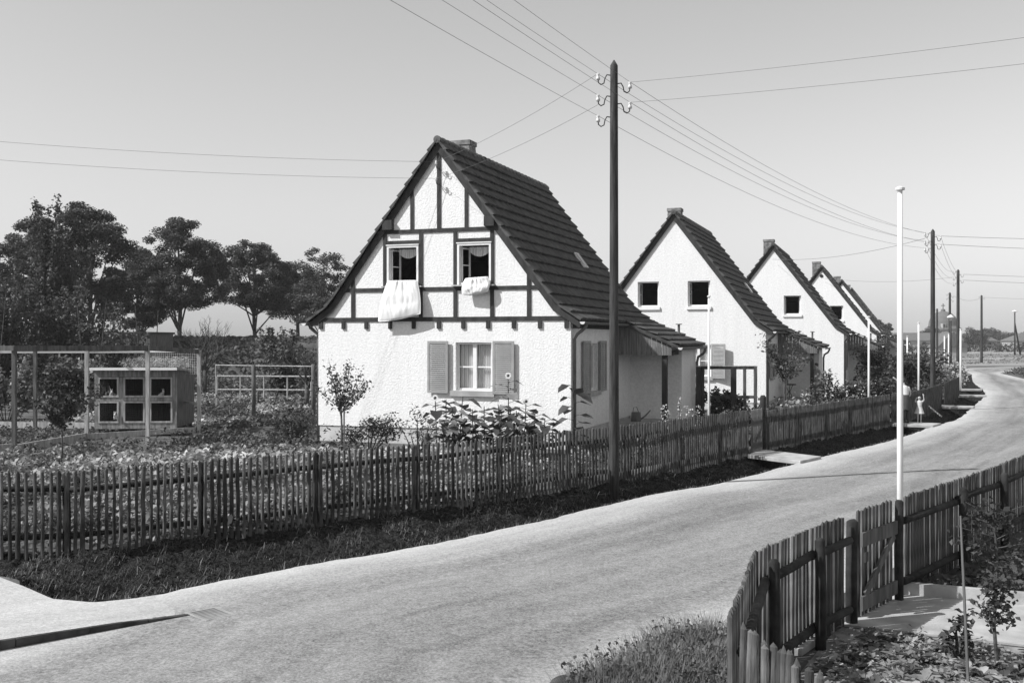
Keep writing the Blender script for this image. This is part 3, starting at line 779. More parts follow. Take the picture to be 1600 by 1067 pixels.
fence('picket_fence', FENCE2, 1.1, 'dark picket fence in front of the second house, beyond the tall gate post', nindiv=0, seed=2)
fence('picket_fence', FENCE3, 1.05, 'dark picket fence behind the child, right of the second slab', nindiv=0, seed=3)
fence('picket_fence', FENCE4, 1.05, 'farthest short stretch of picket fence by the bend of the road', nindiv=0, seed=4)
# garden gates of the left row
def gate_left(x, y, x2, y2, h, label, m='picket3'):
    g = empty('garden_gate', (x, y, 0), math.atan2(y2-y, x2-x), label, 'gate'); L = math.hypot(x2-x, y2-y)
    n = int(L/.1); var = picket_variants(h, (m,), .03, w=.06, nvar=3, seed=int(x*10))
    for i in range(n):
        o = bpy.data.objects.new('picket', var[i % 3]); COL.objects.link(o); o.parent = g; o.location = ((i+.5)*L/n, -.02, .06)
    mb = MB(); mb.box(.02, L-.02, .0, .03, .22, .32); mb.box(.02, L-.02, 0, .03, .8, .9); mb.beam((.06, .045, .3), (L-.06, .045, .82), .02, .08); mb.build('gate_frame', 'rail', g)
gate_left(6.18, 27.27, 6.66, 28.05, 1.12, 'pale narrow picket gate at the inner end of the first slab')
gate_left(13.28, 36.82, 13.92, 37.75, 1.05, 'picket gate behind the woman at the second slab', 'picket')
gp_ = post_mb(0, 0, 1.45, .085, cap=.05).build('gate_post', 'rail', smooth=True, loc=(6.72, 28.12, 0)); tag(gp_, 'tall dark gate post standing above the fence tops beside the first slab', 'post')

# right-hand fence
fence('picket_fence', [(1.49, 7.02), (1.62, 7.45), (2.13, 9.1), (2.2, 9.25), (2.89, 10.22), (3.50, 10.98)], 1.16, 'near picket fence curving round the garden corner, left of the plank gate', side=-1, bay=1.15, pr=.052, rails=(.9, .2), rr=.042, skip=(0, -1), posts=[.1, 2.3, 3.53, 4.5], wob=.35,
      mats=('picket', 'picket3', 'picket', 'picket2', 'picket3'), seed=5, point=.022, ph=1.05, w=.072, sp=.1)
fence('picket_fence', [(4.50, 12.2), (5.64, 13.55), (7.0, 15.2), (8.1, 16.65), (10.5, 19.9)], 1.16, 'picket fence with round log rails running right from the flagpole', side=-1, bay=1.85, pr=.056, rails=(.9, .2), rr=.045,
      mats=('picket', 'picket3', 'picket', 'picket3', 'picket2'), seed=6, point=.022, ph=1.05, w=.072, sp=.1, skip=(0,), wob=.35)
fence('picket_fence', [(1.52, 6.9), (1.62, 6.4), (1.72, 5.9), (1.84, 5.3), (2.0, 4.6)], 1.15, 'pointed pale pickets of the side fence in the bottom foreground', side=1, bay=1.2, pr=.05, rails=(.8, .2), rr=.03, mats=('picket3', 'picket', 'picket', 'picket2'), seed=7, point=.035, w=.066, sp=.075, wob=1.6, skip=(0,))
gp_ = post_mb(0, 0, 1.08, .062, cap=.02).build('gate_post', 'rail', smooth=True, loc=(3.58, 11.06, 0)); tag(gp_, 'stout round gate post left of the open plank gate in the right fence', 'post')
gp_ = post_mb(0, 0, 1.14, .05, cap=.02).build('gate_post', 'rail', smooth=True, loc=(4.44, 12.03, 0)); tag(gp_, 'dark gate post below the near white flagpole', 'post')
g = empty('garden_gate', (3.72, 11.22, 0), math.atan2(12.0-11.22, 4.38-3.72), 'plank braced picket gate in the right fence, beside the near white flagpole', 'gate')
GL = math.hypot(.66, .78); var = picket_variants(1.14, ('picket', 'picket3', 'picket2'), .022, w=.07, seed=9)
for i in range(10):
    o = bpy.data.objects.new('picket', var[i % 5]); COL.objects.link(o); o.parent = g; o.location = ((i+.5)*GL/10, .03, .03); o.rotation_euler = (0, 0, math.pi)
mb = MB(); mb.box(.0, GL, -.03, .0, .78, .93); mb.build('crossbar', 'darkwood', g)
mb = MB(); mb.box(.0, GL, -.03, .0, .1, .25); mb.build('crossbar', 'darkwood', g)
mb = MB(); mb.beam((.1, -.015, .25), (GL-.08, -.015, .78), .028, .09); mb.build('brace', 'darkwood', g)
mb = MB(); mb.box(.02, .1, -.055, -.03, .62, .72); mb.build('latch', 'iron', g)

# ------------------------------------------------------------------ bridges (slabs), path, grate
def slab(poly, z0, z1, label, name='concrete_slab', m='concrete'):
    cx = sum(p[0] for p in poly)/len(poly); cy = sum(p[1] for p in poly)/len(poly)
    mb = MB(); mb.plan([(p[0]-cx, p[1]-cy) for p in poly], z0, z1); o = mb.build(name, m, loc=(cx, cy, 0))
    bv = o.modifiers.new('bevel', 'BEVEL'); bv.width = .012; bv.segments = 2
    return tag(o, label, 'slab')
slab([(6.0, 26.75), (6.95, 25.3), (7.75, 26.3), (6.7, 27.95)], -.03, .07, 'pale concrete slab bridging the ditch at the first garden gate')
slab([(13.2, 36.5), (14.35, 35.8), (15.05, 36.8), (13.9, 37.6)], -.03, .06, 'concrete slab over the ditch under the woman and child')
slab([(18.7, 45.6), (20.0, 45.5), (20.45, 46.4), (19.2, 46.9)], -.03, .06, 'third concrete slab over the ditch, beyond the leaning strut')
slab([(23.0, 54.5), (24.6, 54.5), (25.1, 55.6), (23.6, 55.9)], -.03, .06, 'fourth concrete slab, a pale bar at the bend of the ditch')
slab([(26.2, 61.2), (27.4, 61.2), (27.9, 62.2), (26.8, 62.6)], -.03, .06, 'farthest concrete slab over the ditch')
slab([(1.62, 10.35), (2.75, 9.95), (3.1, 10.45), (2.1, 11.35)], -.04, .07, 'concrete slab over the near ditch, beside the corner of the right fence')
mb = MB()
mb.plan([(3.45, 11.0), (4.55, 12.35), (5.6, 11.86), (9.5, 10.2), (9.5, 8.9), (5.0, 10.25)], -.1, .02); o = mb.build('garden_path', 'concrete'); tag(o, kind='structure')
mb = MB(); mb.beam((4.5, 12.37, .06), (5.6, 11.9, .06), .1, .18); mb.beam((5.6, 11.9, .06), (9.5, 10.3, .06), .1, .18); tag(mb.build('path_edging', 'concrete'), kind='structure')
gr = empty('drain_grate', (-3.28, 11.42, .012), R(44), 'slotted drain grate at the end of the kerb in the road', 'drain')
mb = MB(); mb.box(-.17, .17, -.23, .23, -.02, -.004); mb.build('pit', 'dark', gr)
mb = MB()
for k in range(8): mb.box(-.15, .15, -.213+k*.057, -.188+k*.057, 0, .008)
mb.box(-.18, -.15, -.24, .24, -.002, .009); mb.box(.15, .18, -.24, .24, -.002, .009); mb.build('bars', 'shutter', gr)
# stone at the bottom edge
bm = bmesh.new(); bmesh.ops.create_icosphere(bm, subdivisions=4, radius=1)
for v in bm.verts:
    n_ = noise.noise(v.co*1.3)*.25+noise.noise(v.co*4)*.05; v.co *= 1+n_; v.co.x *= .36; v.co.y *= .34; v.co.z *= .10
me = bpy.data.meshes.new('boulder'); bm.to_mesh(me); bm.free(); me.materials.append(M['stone'])
o = bpy.data.objects.new('boulder', me); COL.objects.link(o); o.location = (.66, 9.02, -.02); tag(o, 'dark rounded stone at the bottom edge beside the grass clump', 'stone')

# ------------------------------------------------------------------ poles and wires
def utility_pole(x, y, z0, top, r, left, right, label, rzdir, detail=True):
    p = empty('utility_pole', (x, y, z0), rzdir, label, 'pole', 'wooden line poles along the street'); h = top-z0
    mb = MB(); n = 9
    mb.tube([(noise.noise(Vector((0, 0, k)))*.02, 0, -.4+(h+.29)*k/n) for k in range(n+1)] + [(0, 0, h)], [r*1.12-(r*.3)*k/n for k in range(n+1)] + [.01], 12)
    mb.build('shaft', 'pole', p, smooth=True)
    for s, zs in ((-1, left), (1, right)):
        for z in zs:
            zz = z-z0; mb = MB()
            mb.tube([(s*r*.8, 0, zz+.02), (s*(r+.05), 0, zz+.03), (s*(r+.09), 0, zz-.04), (s*(r+.11), 0, zz-.14), (s*(r+.17), 0, zz-.17), (s*(r+.22), 0, zz-.13), (s*(r+.23), 0, zz-.05)], .012, 6)
            hk = mb.build('hook', 'iron', p, smooth=True)
            mb = MB(); c = (s*(r+.23), 0)
            mb.lathe([(.02, zz-.08), (.04, zz-.075), (.042, zz-.03), (.028, zz-.01), (.028, zz+.01), (.034, zz+.03), (.03, zz+.055), (.012, zz+.065)], 10, c); mb.build('insulator', 'porcelain', hk, smooth=True)
    return p
PA = math.atan2(-.5, .86)       # cross direction of the line
P1 = (2.07, 21.3); P2 = (17.76, 44.3); P3 = (30.6, 72.0); P4 = (43.8, 105); P5 = (64.8, 160)
utility_pole(P1[0], P1[1], -.13, 8.66, .094, [8.33, 7.9, 7.48], [8.16, 7.75], 'nearest tall wooden line pole in front of the timbered house', 0)
utility_pole(P2[0], P2[1], -.1, 7.65, .10, [7.45, 7.1, 6.8], [7.3, 6.95], 'second wooden line pole, by the child and the far fence', 0)
utility_pole(P3[0], P3[1], -.1, 7.8, .115, [7.6, 7.2, 6.8], [7.4, 7.0], 'third wooden line pole at the bend of the road', 0)
utility_pole(P4[0], P4[1], 0, 7.7, .13, [7.5, 7.1], [7.3, 6.9], 'thin far line pole seen above the street lamp', 0)
utility_pole(P5[0], P5[1], 0, 7.7, .17, [7.5, 7.0], [], 'farthest line pole left of the domed building', 0)
utility_pole(59.5, 133, 0, 8.6, .15, [8.4], [8.2], 'lone line pole standing in the field right of the road', 0)
def wire(a, b, sag, r, label, n=24):
    a = Vector(a); b = Vector(b); pts = []
    for i in range(n+1):
        t = i/n; p = a.lerp(b, t); p.z -= sag*4*t*(1-t); pts.append(p-a)
    mb = MB(); mb.tube(pts, r, 5); o = mb.build('overhead_wire', 'wire', loc=a, smooth=True)
    return tag(o, label, 'wire', 'overhead wires')
def ip(P, z, s, r=.10): return (P[0]+s*(r+.23), P[1], z+.05)
ords = ['topmost', 'second', 'third', 'fourth', 'lowest']
for k, (s, z1, z2) in enumerate(((1, 8.16, 7.3), (-1, 8.33, 7.45), (1, 7.75, 6.95), (-1, 7.9, 7.1), (-1, 7.48, 6.8))):
    wire(ip(P1, z1, s), ip(P2, z2, s), .55, .0045, f'{ords[k]} of the five wires between the nearest pole and the second pole')
    wire(ip(P1, z1, s), (P1[0]+s*.33-11.1, P1[1]-26.5, z1+.1), .25, .0035, f'{ords[k]} of the five wires rising from the nearest pole to the top of the picture')
    wire(ip(P2, z2, s), ip(P3, (7.4, 7.6, 7.0, 7.2, 6.8)[k], s), .5, .006, f'{ords[k]} of the wires between the second and the third pole')
wire(ip(P1, 8.16, 1), (11.5, 12.9, 7.45), .1, .0035, 'upper of the two wires running right from the nearest pole')
wire(ip(P1, 7.75, 1), (11.5, 12.9, 7.05), .1, .0035, 'lower of the two wires running right from the nearest pole')
h1 = (-2.07, 29.79, 0); wa = house_pt(h1, 0, -.2, 8.0); wb = house_pt(h1, 0, -.2, 7.53)
wa2 = house_pt(h1, .12, -.2, 7.85); wb2 = house_pt(h1, .12, -.2, 7.42)
wire(ip(P1, 8.33, -1), wa, .12, .004, 'upper service wire from the nearest pole to the timbered gable')
wire(ip(P1, 7.7, -1), wb, .12, .004, 'lower service wire from the nearest pole to the timbered gable')
wire(wa, (-20, 27.0, 8.75), .25, .004, 'upper wire leaving the timbered gable to the left')
wire(wb, (-20, 27.0, 8.25), .25, .004, 'lower wire leaving the timbered gable to the left')
for k, (hx, hy) in enumerate(((15.1, 60.7), (23.3, 79.0))):
    pt = house_pt((hx, hy, 0), 0, -.2, 7.6)
    wire(ip(P2 if k == 0 else P3, 7.2, -1), pt, .3, .008, ('service wire from the second pole to the third house' if k == 0 else 'service wire from the third pole to the fourth house'))
wire(ip(P2, 7.3, 1), (44, 50, 8.5), .4, .008, 'upper wire running right from the second pole'); wire(ip(P2, 6.95, 1), (44, 50, 7.7), .4, .008, 'lower wire running right from the second pole')
wire(ip(P3, 7.4, 1), (75, 78, 8.0), .5, .01, 'upper wire running right from the third pole'); wire(ip(P3, 7.0, 1), (75, 78, 7.2), .5, .01, 'lower wire running right from the third pole')
wire(ip(P4, 7.3, 1), (59.7, 133, 8.4), .5, .012, 'wire from the far pole to the field pole'); wire((59.7, 133, 8.3), (90, 120, 8.0), .5, .012, 'wire running right from the field pole')

def flagpole(x, y, z0, z1, r, label):
    f = empty('flagpole', (x, y, z0), 0, label, 'flagpole', 'white flagpoles in the front gardens')
    mb = MB(); mb.tube([(0, 0, -.2), (0, 0, (z1-z0)*.5), (0, 0, z1-z0-.06)], [r, r*.95, r*.8], 10); mb.build('shaft', 'white', f, smooth=True)
    mb = MB(); mb.lathe([(r*.7, z1-z0-.06), (r*.75, z1-z0-.02), (r*1.15+.012, z1-z0-.012), (r*1.15+.012, z1-z0+.012), (r*.6, z1-z0+.03)], 12); mb.build('cap', 'zinc', f)
flagpole(4.50, 12.17, 0, 4.74, .036, 'nearest white flagpole, beside the gate in the right fence')
flagpole(5.44, 29.0, 0, 4.18, .034, 'white flagpole behind the fence, in front of the second house')
flagpole(12.85, 37.8, 0, 3.8, .04, 'white flagpole in front of the porch of the third house')
flagpole(17.9, 45.0+1.2, 0, 3.72, .045, 'white flagpole close to the second line pole')
flagpole(26.5, 62.0, 0, 3.6, .06, 'white flagpole above the pale flowering bush near the bend, tallest of the far cluster')
flagpole(31.2, 75.0, 0, 3.4, .05, 'white flagpole just left of the third line pole')
flagpole(29.0, 77.0, .3, 3.2, .06, 'white flagpole right of the dark bush top in the far gardens')
flagpole(37.5, 91, .2, 3.3, .06, 'thin white flagpole farthest down the street')
# street lamps
def street_lamp(x, y, h, label, aframe=False):
    l = empty('street_lamp', (x, y, 0), 0, label, 'street lamp')
    mb = MB()
    if aframe: mb.tube([(0, 0, -.2), (0, 0, h)], [.18, .12], 8); mb.tube([(1.4, .6, -.2), (0, 0, h*.75)], [.18, .14], 8)
    else: mb.tube([(0, 0, -.2), (0, 0, h)], [.13, .09], 8)
    mb.build('shaft', 'pole', l, smooth=True)
    q = .36 if not aframe else .55
    mb = MB(); mb.lathe([(q*.25, h-.02), (q, h+.05), (q*.9, h+.14), (q*.35, h+.28), (.03, h+.36)], 16); mb.build('lamp_shade', 'zinc', l, smooth=True)
    mb = MB(); mb.lathe([(.05, h-.28), (q*.3, h-.2), (q*.3, h-.02)], 12); mb.build('lamp_globe', 'porcelain', l, smooth=True)
street_lamp(41.8, 100, 5.0, 'street lamp with pale shade in front of the domed building')
street_lamp(95.8, 200, 8.2, 'pale topped lamp on a braced pole in the far right field', True)
# leaning strut
mb = MB(); mb.beam((0, 0, 0), (-1.55, 1.1, 1.55), .09, .04); o = mb.build('wooden_strut', 'oldwood', loc=(17.2, 42.0, -.1)); tag(o, 'weathered board leaning against the fence near the second pole', 'board')

# ------------------------------------------------------------------ hutch and run
def make_hutch():
    h = empty('rabbit_hutch', (-12.86, 32.35, 0), R(3), 'weathered six door rabbit hutch inside the wire run', 'hutch')
    Wd, D, z0, z1 = 2.5, 2.1, .27, 2.04
    b = MB(); b.box(0, .04, 0, D, z0, z1); b.build('side_panel', 'hutch', h)
    b = MB(); b.prism([(0,0)]*0 or [(Wd-.04, z0), (Wd, z0), (Wd, z1), (Wd-.04, z1)], .02, D); b.build('side_panel', 'darkwood', h)
    b = MB(); b.box(.04, Wd-.04, D-.04, D, z0, z1-.1); b.build('back_panel', 'darkwood', h)
    b = MB(); b.box(.04, Wd-.04, .05, D-.04, z0, z0+.05); b.box(.04, Wd-.04, .05, D-.04, 1.12, 1.16); b.box(.8, .84, .05, D-.04, z0+.05, z1-.1); b.box(1.58, 1.62, .05, D-.04, z0+.05, z1-.1); b.build('inner_floor', 'darkwood', h)
    b = MB(); b.box(0, Wd, -.03, .0, z0-.03, z0+.14); b.box(0, .1, -.03, .0, z0+.14, z1); b.box(Wd-.12, Wd, -.03, 0, z0+.14, z1)
    b.box(.74, .88, -.03, 0, z0+.14, 1.82); b.box(1.54, 1.66, -.03, 0, z0+.14, 1.82); b.box(.1, Wd-.12, -.03, 0, 1.84, z1)
    b.box(.1, .75, -.03, 0, 1.1, 1.2); b.box(.87, 1.54, -.03, 0, 1.1, 1.2); b.box(1.66, Wd-.12, -.03, 0, 1.1, 1.2)
    b.build('front_frame', 'hutch', h)
    for x0, x1 in ((.1, .75), (.87, 1.54), (1.66, Wd-.12)):
        for a, c in ((z0+.15, 1.09), (1.21, 1.83)):
            d = MB(); t = .055
            d.box(x0+.01, x1-.01, -.05, -.032, a, a+t); d.box(x0+.01, x1-.01, -.05, -.032, c-t, c); d.box(x0+.01, x0+.01+t, -.05, -.032, a+t, c-t); d.box(x1-.01-t, x1-.01, -.05, -.032, a+t, c-t)
            dd = d.build('door', 'oldwood', h)
            wv = MB(); n = 9
            for k in range(1, n): xx = x0+t+(x1-x0-2*t)*k/n; wv.tube([(xx, -.04, a+t), (xx, -.04, c-t)], .0022, 4, False)
            for k in range(1, n): zz = a+t+(c-a-2*t)*k/n; wv.tube([(x0+t, -.04, zz), (x1-t, -.04, zz)], .0022, 4, False)
            wv.build('wire_mesh', 'iron', dd)
    b = MB(); b.prism([(-.08, z1+.0), (Wd+.08, z1), (Wd+.08, z1+.06), (-.08, z1+.06)], -.46, D+.1); rf = b.build('roof', 'hutch', h)
    rf.rotation_euler = (R(-3), 0, 0)
    b = MB(); b.box(-.09, Wd+.09, -.485, -.461, z1-.01, z1+.07); b.build('fascia', 'frame', rf)
    for x, y in ((.08, .1), (Wd-.1, .1), (.08, D-.1), (Wd-.1, D-.1)):
        b = MB(); b.box(x-.04, x+.04, y-.04, y+.04, -.1, z0-.005); b.build('leg', 'darkwood', h)
    return h
make_hutch()
# hay on the hutch
rg = np.random.default_rng(4)
P = np.concatenate([blob_points(rg, (-12.1+.5*i, 33.6, 2.22+.03*(i % 2)), (.42, .6, .22), 520) for i in range(4)])
V, F = leaf_arrays(P, .16, 3, up=.5, aspect=.07); o = np_mesh('hay', V, F, 'hay'); tag(o, 'heap of pale hay lying on the roof of the hutch', 'hay', kind='stuff')
# rabbits
def rabbit(x, y, z, rz, lb):
    j = [(0, 0, .07, .06), (.08, 0, .08, .065), (.17, 0, .13, .045), (.23, 0, .17, .035), (.27, 0, .165, .02),
         (.21, .02, .23, .012), (.19, .03, .28, .010), (.21, -.02, .23, .012), (.19, -.03, .28, .010), (.16, .04, .03, .02), (.16, -.04, .03, .02), (.0, .05, .02, .03), (.0, -.05, .02, .03)]
    o = skin('rabbit', j, [(0, 1), (1, 2), (2, 3), (3, 4), (3, 5), (5, 6), (3, 7), (7, 8), (2, 9), (2, 10), (0, 11), (0, 12)], 'fur')
    o.location = (x, y, z); o.rotation_euler = (0, 0, rz); tag(o, lb, 'rabbit', 'rabbits in the hutch')
rabbit(-12.45, 32.55, 1.2, R(-60), 'pale rabbit behind the upper left hutch door')
rabbit(-12.28, 32.6, 1.2, R(200), 'second pale rabbit close beside the one behind the upper left door')
rabbit(-10.95, 32.6, 1.2, R(-40), 'rabbit sitting behind the upper right hutch door')
rabbit(-12.25, 32.5, .5, R(-80), 'pale rabbit behind the lower left hutch door')

def make_run():
    r = empty('wire_run', (-12.75, 27.2, 0), 0, 'open timber framed wire run surrounding the rabbit hutch', 'run'); O = Vector((-12.75, 27.2, 0))
    def tb(a, b, w=.09, hh=.09, m='oldwood', nm='frame_beam'):
        mb = MB(); mb.beam(Vector(a)-O, Vector(b)-O, w, hh); mb.build(nm, m, r)
    zt = 2.80
    A = (-12.78, 26.95); B = (-10.55, 30.4); Cc = (-9.75, 32.7); D = (-12.4, 35.6); E = (-17.0, 34.4); Z = (-15.5, 22.6)
    for p, m_ in ((A, 'darkwood'), (B, 'oldwood'), (Cc, 'oldwood'), ((-12.15, 30.0), 'oldwood'), (D, 'darkwood'), (E, 'oldwood'), ((-15.4, 33.9), 'darkwood'), (Z, 'darkwood')):
        tb((p[0], p[1], -.1), (p[0], p[1], zt if p != Cc else 2.66), .1, .1, m_, 'upright')
    tb((Z[0], Z[1], zt-.03), (A[0], A[1], zt-.03), .07, .13, 'oldwood'); tb((A[0], A[1]-.05, zt-.04), (B[0], B[1]-.05, zt-.06), .07, .15, 'darkwood'); tb((B[0], B[1]-.05, zt-.06), (Cc[0], Cc[1], zt-.18), .07, .13, 'darkwood')
    tb((Cc[0], Cc[1], zt-.15), (D[0], D[1], zt-.2), .07, .1); tb((D[0], D[1], zt-.2), (E[0], E[1], zt-.2), .07, .12, 'white'); tb((-12.15, 30.0, zt-.12), (D[0], D[1], zt-.14), .07, .1)
    tb((A[0], A[1], .18), (-12.15, 30.0, .22), .05, .22); tb((-12.15, 30.0, .22), (-9.75, 32.3, .22), .05, .16); tb((Z[0], Z[1], .2), (A[0], A[1], .18), .05, .3)
    tb((E[0], E[1], .2), (-12.2, 33.9, .2), .05, .2); tb((Cc[0], Cc[1], 1.0), (D[0], D[1], 1.0), .05, .06)
    # chicken wire stretched over the right end and the top
    mb = MB(); n = 26
    a = Vector((Cc[0], Cc[1], 0))-O; b = Vector((D[0], D[1], 0))-O
    for k in range(n+1):
        p = a.lerp(b, k/n); mb.tube([p+Vector((0, 0, 1.9)), p+Vector((0, 0, 2.6))], .003, 3, False)
    for k in range(10):
        z = 1.9+.7*k/9; mb.tube([a+Vector((0, 0, z)), b+Vector((0, 0, z))], .003, 3, False)
    mb.build('wire_mesh', 'zinc', r)
make_run()

# trellis posts, bean poles, mesh frame by the second house
def simple_post(x, y, h, w, label, m='darkwood', name='wooden_post', cat='post', group=None):
    mb = MB(); mb.tube([(0, 0, -.2), (.01, 0, h*.6), (0, 0, h), (0, 0, h+.02)], [w, w, w*.95, w*.6], 8); o = mb.build(name, m, loc=(x, y, 0), smooth=True); tag(o, label, cat, group); return o
simple_post(-9.9, 40.2, 2.0, .085, 'dark round post in the garden left of the timbered house'); simple_post(-7.42, 39.2, 2.05, .085, 'dark round post close to the left corner of the timbered house')
simple_post(-6.1, 29.2, .62, .07, 'short stump of a post in the garden left of the house corner'); simple_post(-2.15, 26.5, .62, .07, 'short thick post in front of the house plinth')
simple_post(-10.9, 45, .75, .05, 'thin dark stake among the vegetable rows')
def rail_frame(name, pts, zt, nseg, label, m='oldwood', w=.035):
    r = empty(name, (pts[0][0], pts[0][1], 0), 0, label, 'trellis'); O = Vector(r.location)
    for z in zt:
        mb = MB(); mb.tube([(p[0]-O.x, p[1]-O.y, z) for p in pts], w, 6); mb.build('rail', m, r)
    for k in range(nseg+1):
        (x, y), _ = poly_at(pts, max(.001, poly_len(pts)*k/nseg-.001)); mb = MB(); mb.tube([(x-O.x, y-O.y, -.1), (x-O.x, y-O.y, max(zt))], w, 6); mb.build('upright', m, r)
rail_frame('trellis', [(-13.2, 47), (-8.9, 46.5)], (1.35, .75), 4, 'low pale rail frame behind the dark posts')
rail_frame('trellis', [(-12.0, 42.5), (-7.6, 40.5)], (1.95,), 1, 'tall thin rail strung behind the two dark posts', w=.02)
f = empty('mesh_frame', (6.4, 36, 0), 0, 'dark open timber frame in the garden between first and second house', 'frame')
for x, w_, m_ in ((0, .075, 'timber'), (.14, .05, 'timber'), (1.2, .09, 'timber'), (1.58, .045, 'darkwood'), (1.95, .05, 'darkwood')):
    mb = MB(); mb.box(x-w_, x+w_, -.05, .05, -.1, 2.06); mb.build('upright', m_, f)
for a, b_, z, m_ in ((.15, 1.11, 2.02, 'timber'), (1.29, 1.9, 2.02, 'darkwood'), (.19, 1.11, 1.02, 'timber'), (1.29, 1.9, 1.02, 'darkwood')):
    mb = MB(); mb.box(a, b_, -.04, .04, z-.05, z+.05); mb.build('rail', m_, f)
mb = MB(); mb.box(-.08, 2.0, -.06, .06, 2.065, 2.09); mb.build('top_board', 'oldwood', f)
for k, (x, y, dx, h) in enumerate(((-24.6, 50, -.5, 5.2), (-20.3, 50, .4, 4.6), (-19.9, 50.2, -.5, 4.8), (-17.6, 50, .35, 4.6), (-17.2, 50.3, -.25, 4.4), (-23.7, 52, .6, 5.4))):
    mb = MB(); mb.tube([(0, 0, -.1), (-dx, 0, h)], [.03, .02], 6); o = mb.build('bean_pole', 'bark', loc=(x, y, 0)); tag(o, 'thin leaning bean pole standing in the shrubs left of the hutch', 'bean pole', 'bean poles behind the wire run')

# ------------------------------------------------------------------ vegetation
def limbs(mb, base, top, targets, r0, seed, lo=.25):
    rg = random.Random(seed); base = Vector(base); top = Vector(top)
    n = 6; ax = [base.lerp(top, i/n)+Vector((rg.uniform(-.1, .1), rg.uniform(-.1, .1), 0))*(0 if i == 0 else r0*2) for i in range(n+1)]
    mb.tube(ax, [r0*(1.25 if i == 0 else 1-.75*i/n) for i in range(n+1)], 8)
    for t in targets:
        t = Vector(t); k = max(1, min(n-1, int(n*rg.uniform(lo, .9)))); a = ax[k]
        while a.z > t.z-.2 and k > max(1, int(n*lo)): k -= 1; a = ax[k]
        m_ = a.lerp(t, .5)+Vector((rg.uniform(-.2, .2), rg.uniform(-.2, .2), (t-a).length*.08))
        rr = r0*.42*(1-.5*k/n); mb.tube([a, a.lerp(m_, .5)+Vector((0, 0, .05)), m_, t], [rr, rr*.8, rr*.6, rr*.2], 5)
def tree(x, y, ztop, zbot, r, label, m='leaf_dark', nclump=120, nl=420, size=.21, seed=0, flat=.62, r0=.28, cl=.88, group='broad trees behind the gardens', name='broad_tree', up=.35, ztr=0, shape='dome'):
    t = empty(name, (x, y, ztr), 0, label, 'tree', group); rg = np.random.default_rng(seed); rr = random.Random(seed)
    zc = (ztop+zbot)/2-ztr; hz = (ztop-zbot)/2; C = []
    for i in range(nclump):
        d = rg.normal(size=3); d /= np.linalg.norm(d); q = rg.uniform(.25, 1)**.5; wz = 1-.25*max(0, d[2])
        c = np.array([d[0]*r*q*wz, d[1]*r*q*wz, zc+(d[2] if d[2] > -.5 else -.5-.3*rg.uniform())*hz*q])
        s = cl*rg.uniform(.6, 1.25)
        C.append((c, s))
    P = np.concatenate([blob_points(rg, c-np.array([0, 0, 0]), (s, s, s*flat), int(nl*s), .5) for c, s in C])
    V, F = leaf_arrays(P, size, seed, up=up)
    np_mesh('crown', V, F, m, t)
    mb = MB(); limbs(mb, (0, 0, -.3), (rr.uniform(-.3, .3), 0, zc+hz*.5), [tuple(c) for c, s in C[:22]], r0, seed, lo=min(.7, (zbot-ztr)/(zc+hz*.5))); mb.build('trunk', 'bark', t, smooth=True)
    return t
tree(-40.6, 90, 13.6, 4.5, 4.3, 'dark broad tree at the left edge of the picture', seed=1)
tree(-34.3, 85, 14.3, 4.0, 3.9, 'tallest dark robinia, second tree from the left', seed=2)
tree(-35.2, 99, 11.3, 3.4, 3.8, 'lower dark tree in the gap right of the tallest robinia', seed=3)
tree(-30.0, 95, 13.8, 4.4, 4.0, 'dark robinia with bare trunk, behind the leafless fruit tree', seed=4)
tree(-25.8, 105, 12.9, 4.8, 4.5, 'dark spreading robinia left of the timbered house', seed=5)
tree(-18.3, 101, 11.9, 3.6, 3.4, 'lighter airy tree partly behind the left roof edge', 'leaf', nclump=70, nl=240, seed=6, r0=.18, cl=.8)
tree(-22.8, 112, 11.0, 4.6, 3.6, 'low dark tree between the spreading robinia and the airy tree', seed=16)
def upright_tree(x, y, h, r, label, seed, m='leaf', nst=16, dens=300, size=.18):
    t = empty('tall_shrub', (x, y, 0), 0, label, 'shrub', 'tall shrubs behind the wire run'); rg = np.random.default_rng(seed); P = []; mb = MB()
    for i in range(nst):
        a = rg.uniform(0, 6.28); q = rg.uniform(.1, 1); tip = np.array([math.cos(a)*r*q, math.sin(a)*r*q*.8, h*rg.uniform(.55, 1)]); b0 = tip*np.array([.15, .15, 0])
        mb.tube([tuple(b0), tuple(b0*.4+tip*np.array([.6, .6, .5])), tuple(tip)], [.05, .03, .01], 5)
        n = int(dens); s = rg.uniform(.05, 1, n)[:, None]
        P.append(b0+(tip-b0)*s+rg.normal(size=(n, 3))*np.array([.28, .28, .2])*(1.15-s*.8))
    V, F = leaf_arrays(np.concatenate(P), size, seed, up=.2); np_mesh('foliage', V, F, m, t); mb.build('stem', 'bark', t)
upright_tree(-26.6, 60, 11.2, 2.2, 'tall shrub with spiky upright shoots above the dark trees', 21, nst=34, dens=700, m='leaf_dark')
upright_tree(-25.5, 52, 6.4, 2.4, 'leafy shrub at the left edge, behind the wire run', 22, nst=26, dens=420)
upright_tree(-22.3, 53, 6.2, 2.4, 'leafy shrub above the left part of the wire run', 23, nst=26, dens=420)
upright_tree(-19.6, 52, 4.9, 1.7, 'thinner leafy shrub in front of the dark flat roofed shed', 24, nst=18, dens=200)
upright_tree(-27.5, 56, 7.6, 2.6, 'dense tall shrub at the far left under the dark tree', 25, nst=26, dens=420, m='leaf_dark')
upright_tree(-11.3, 52, 3.6, 1.3, 'leafy bush behind the two dark posts', 26, nst=18, dens=220)
upright_tree(-9.6, 50, 2.6, .9, 'bush between the dark posts and the house corner', 27, nst=14, dens=160)
stuff_r = None
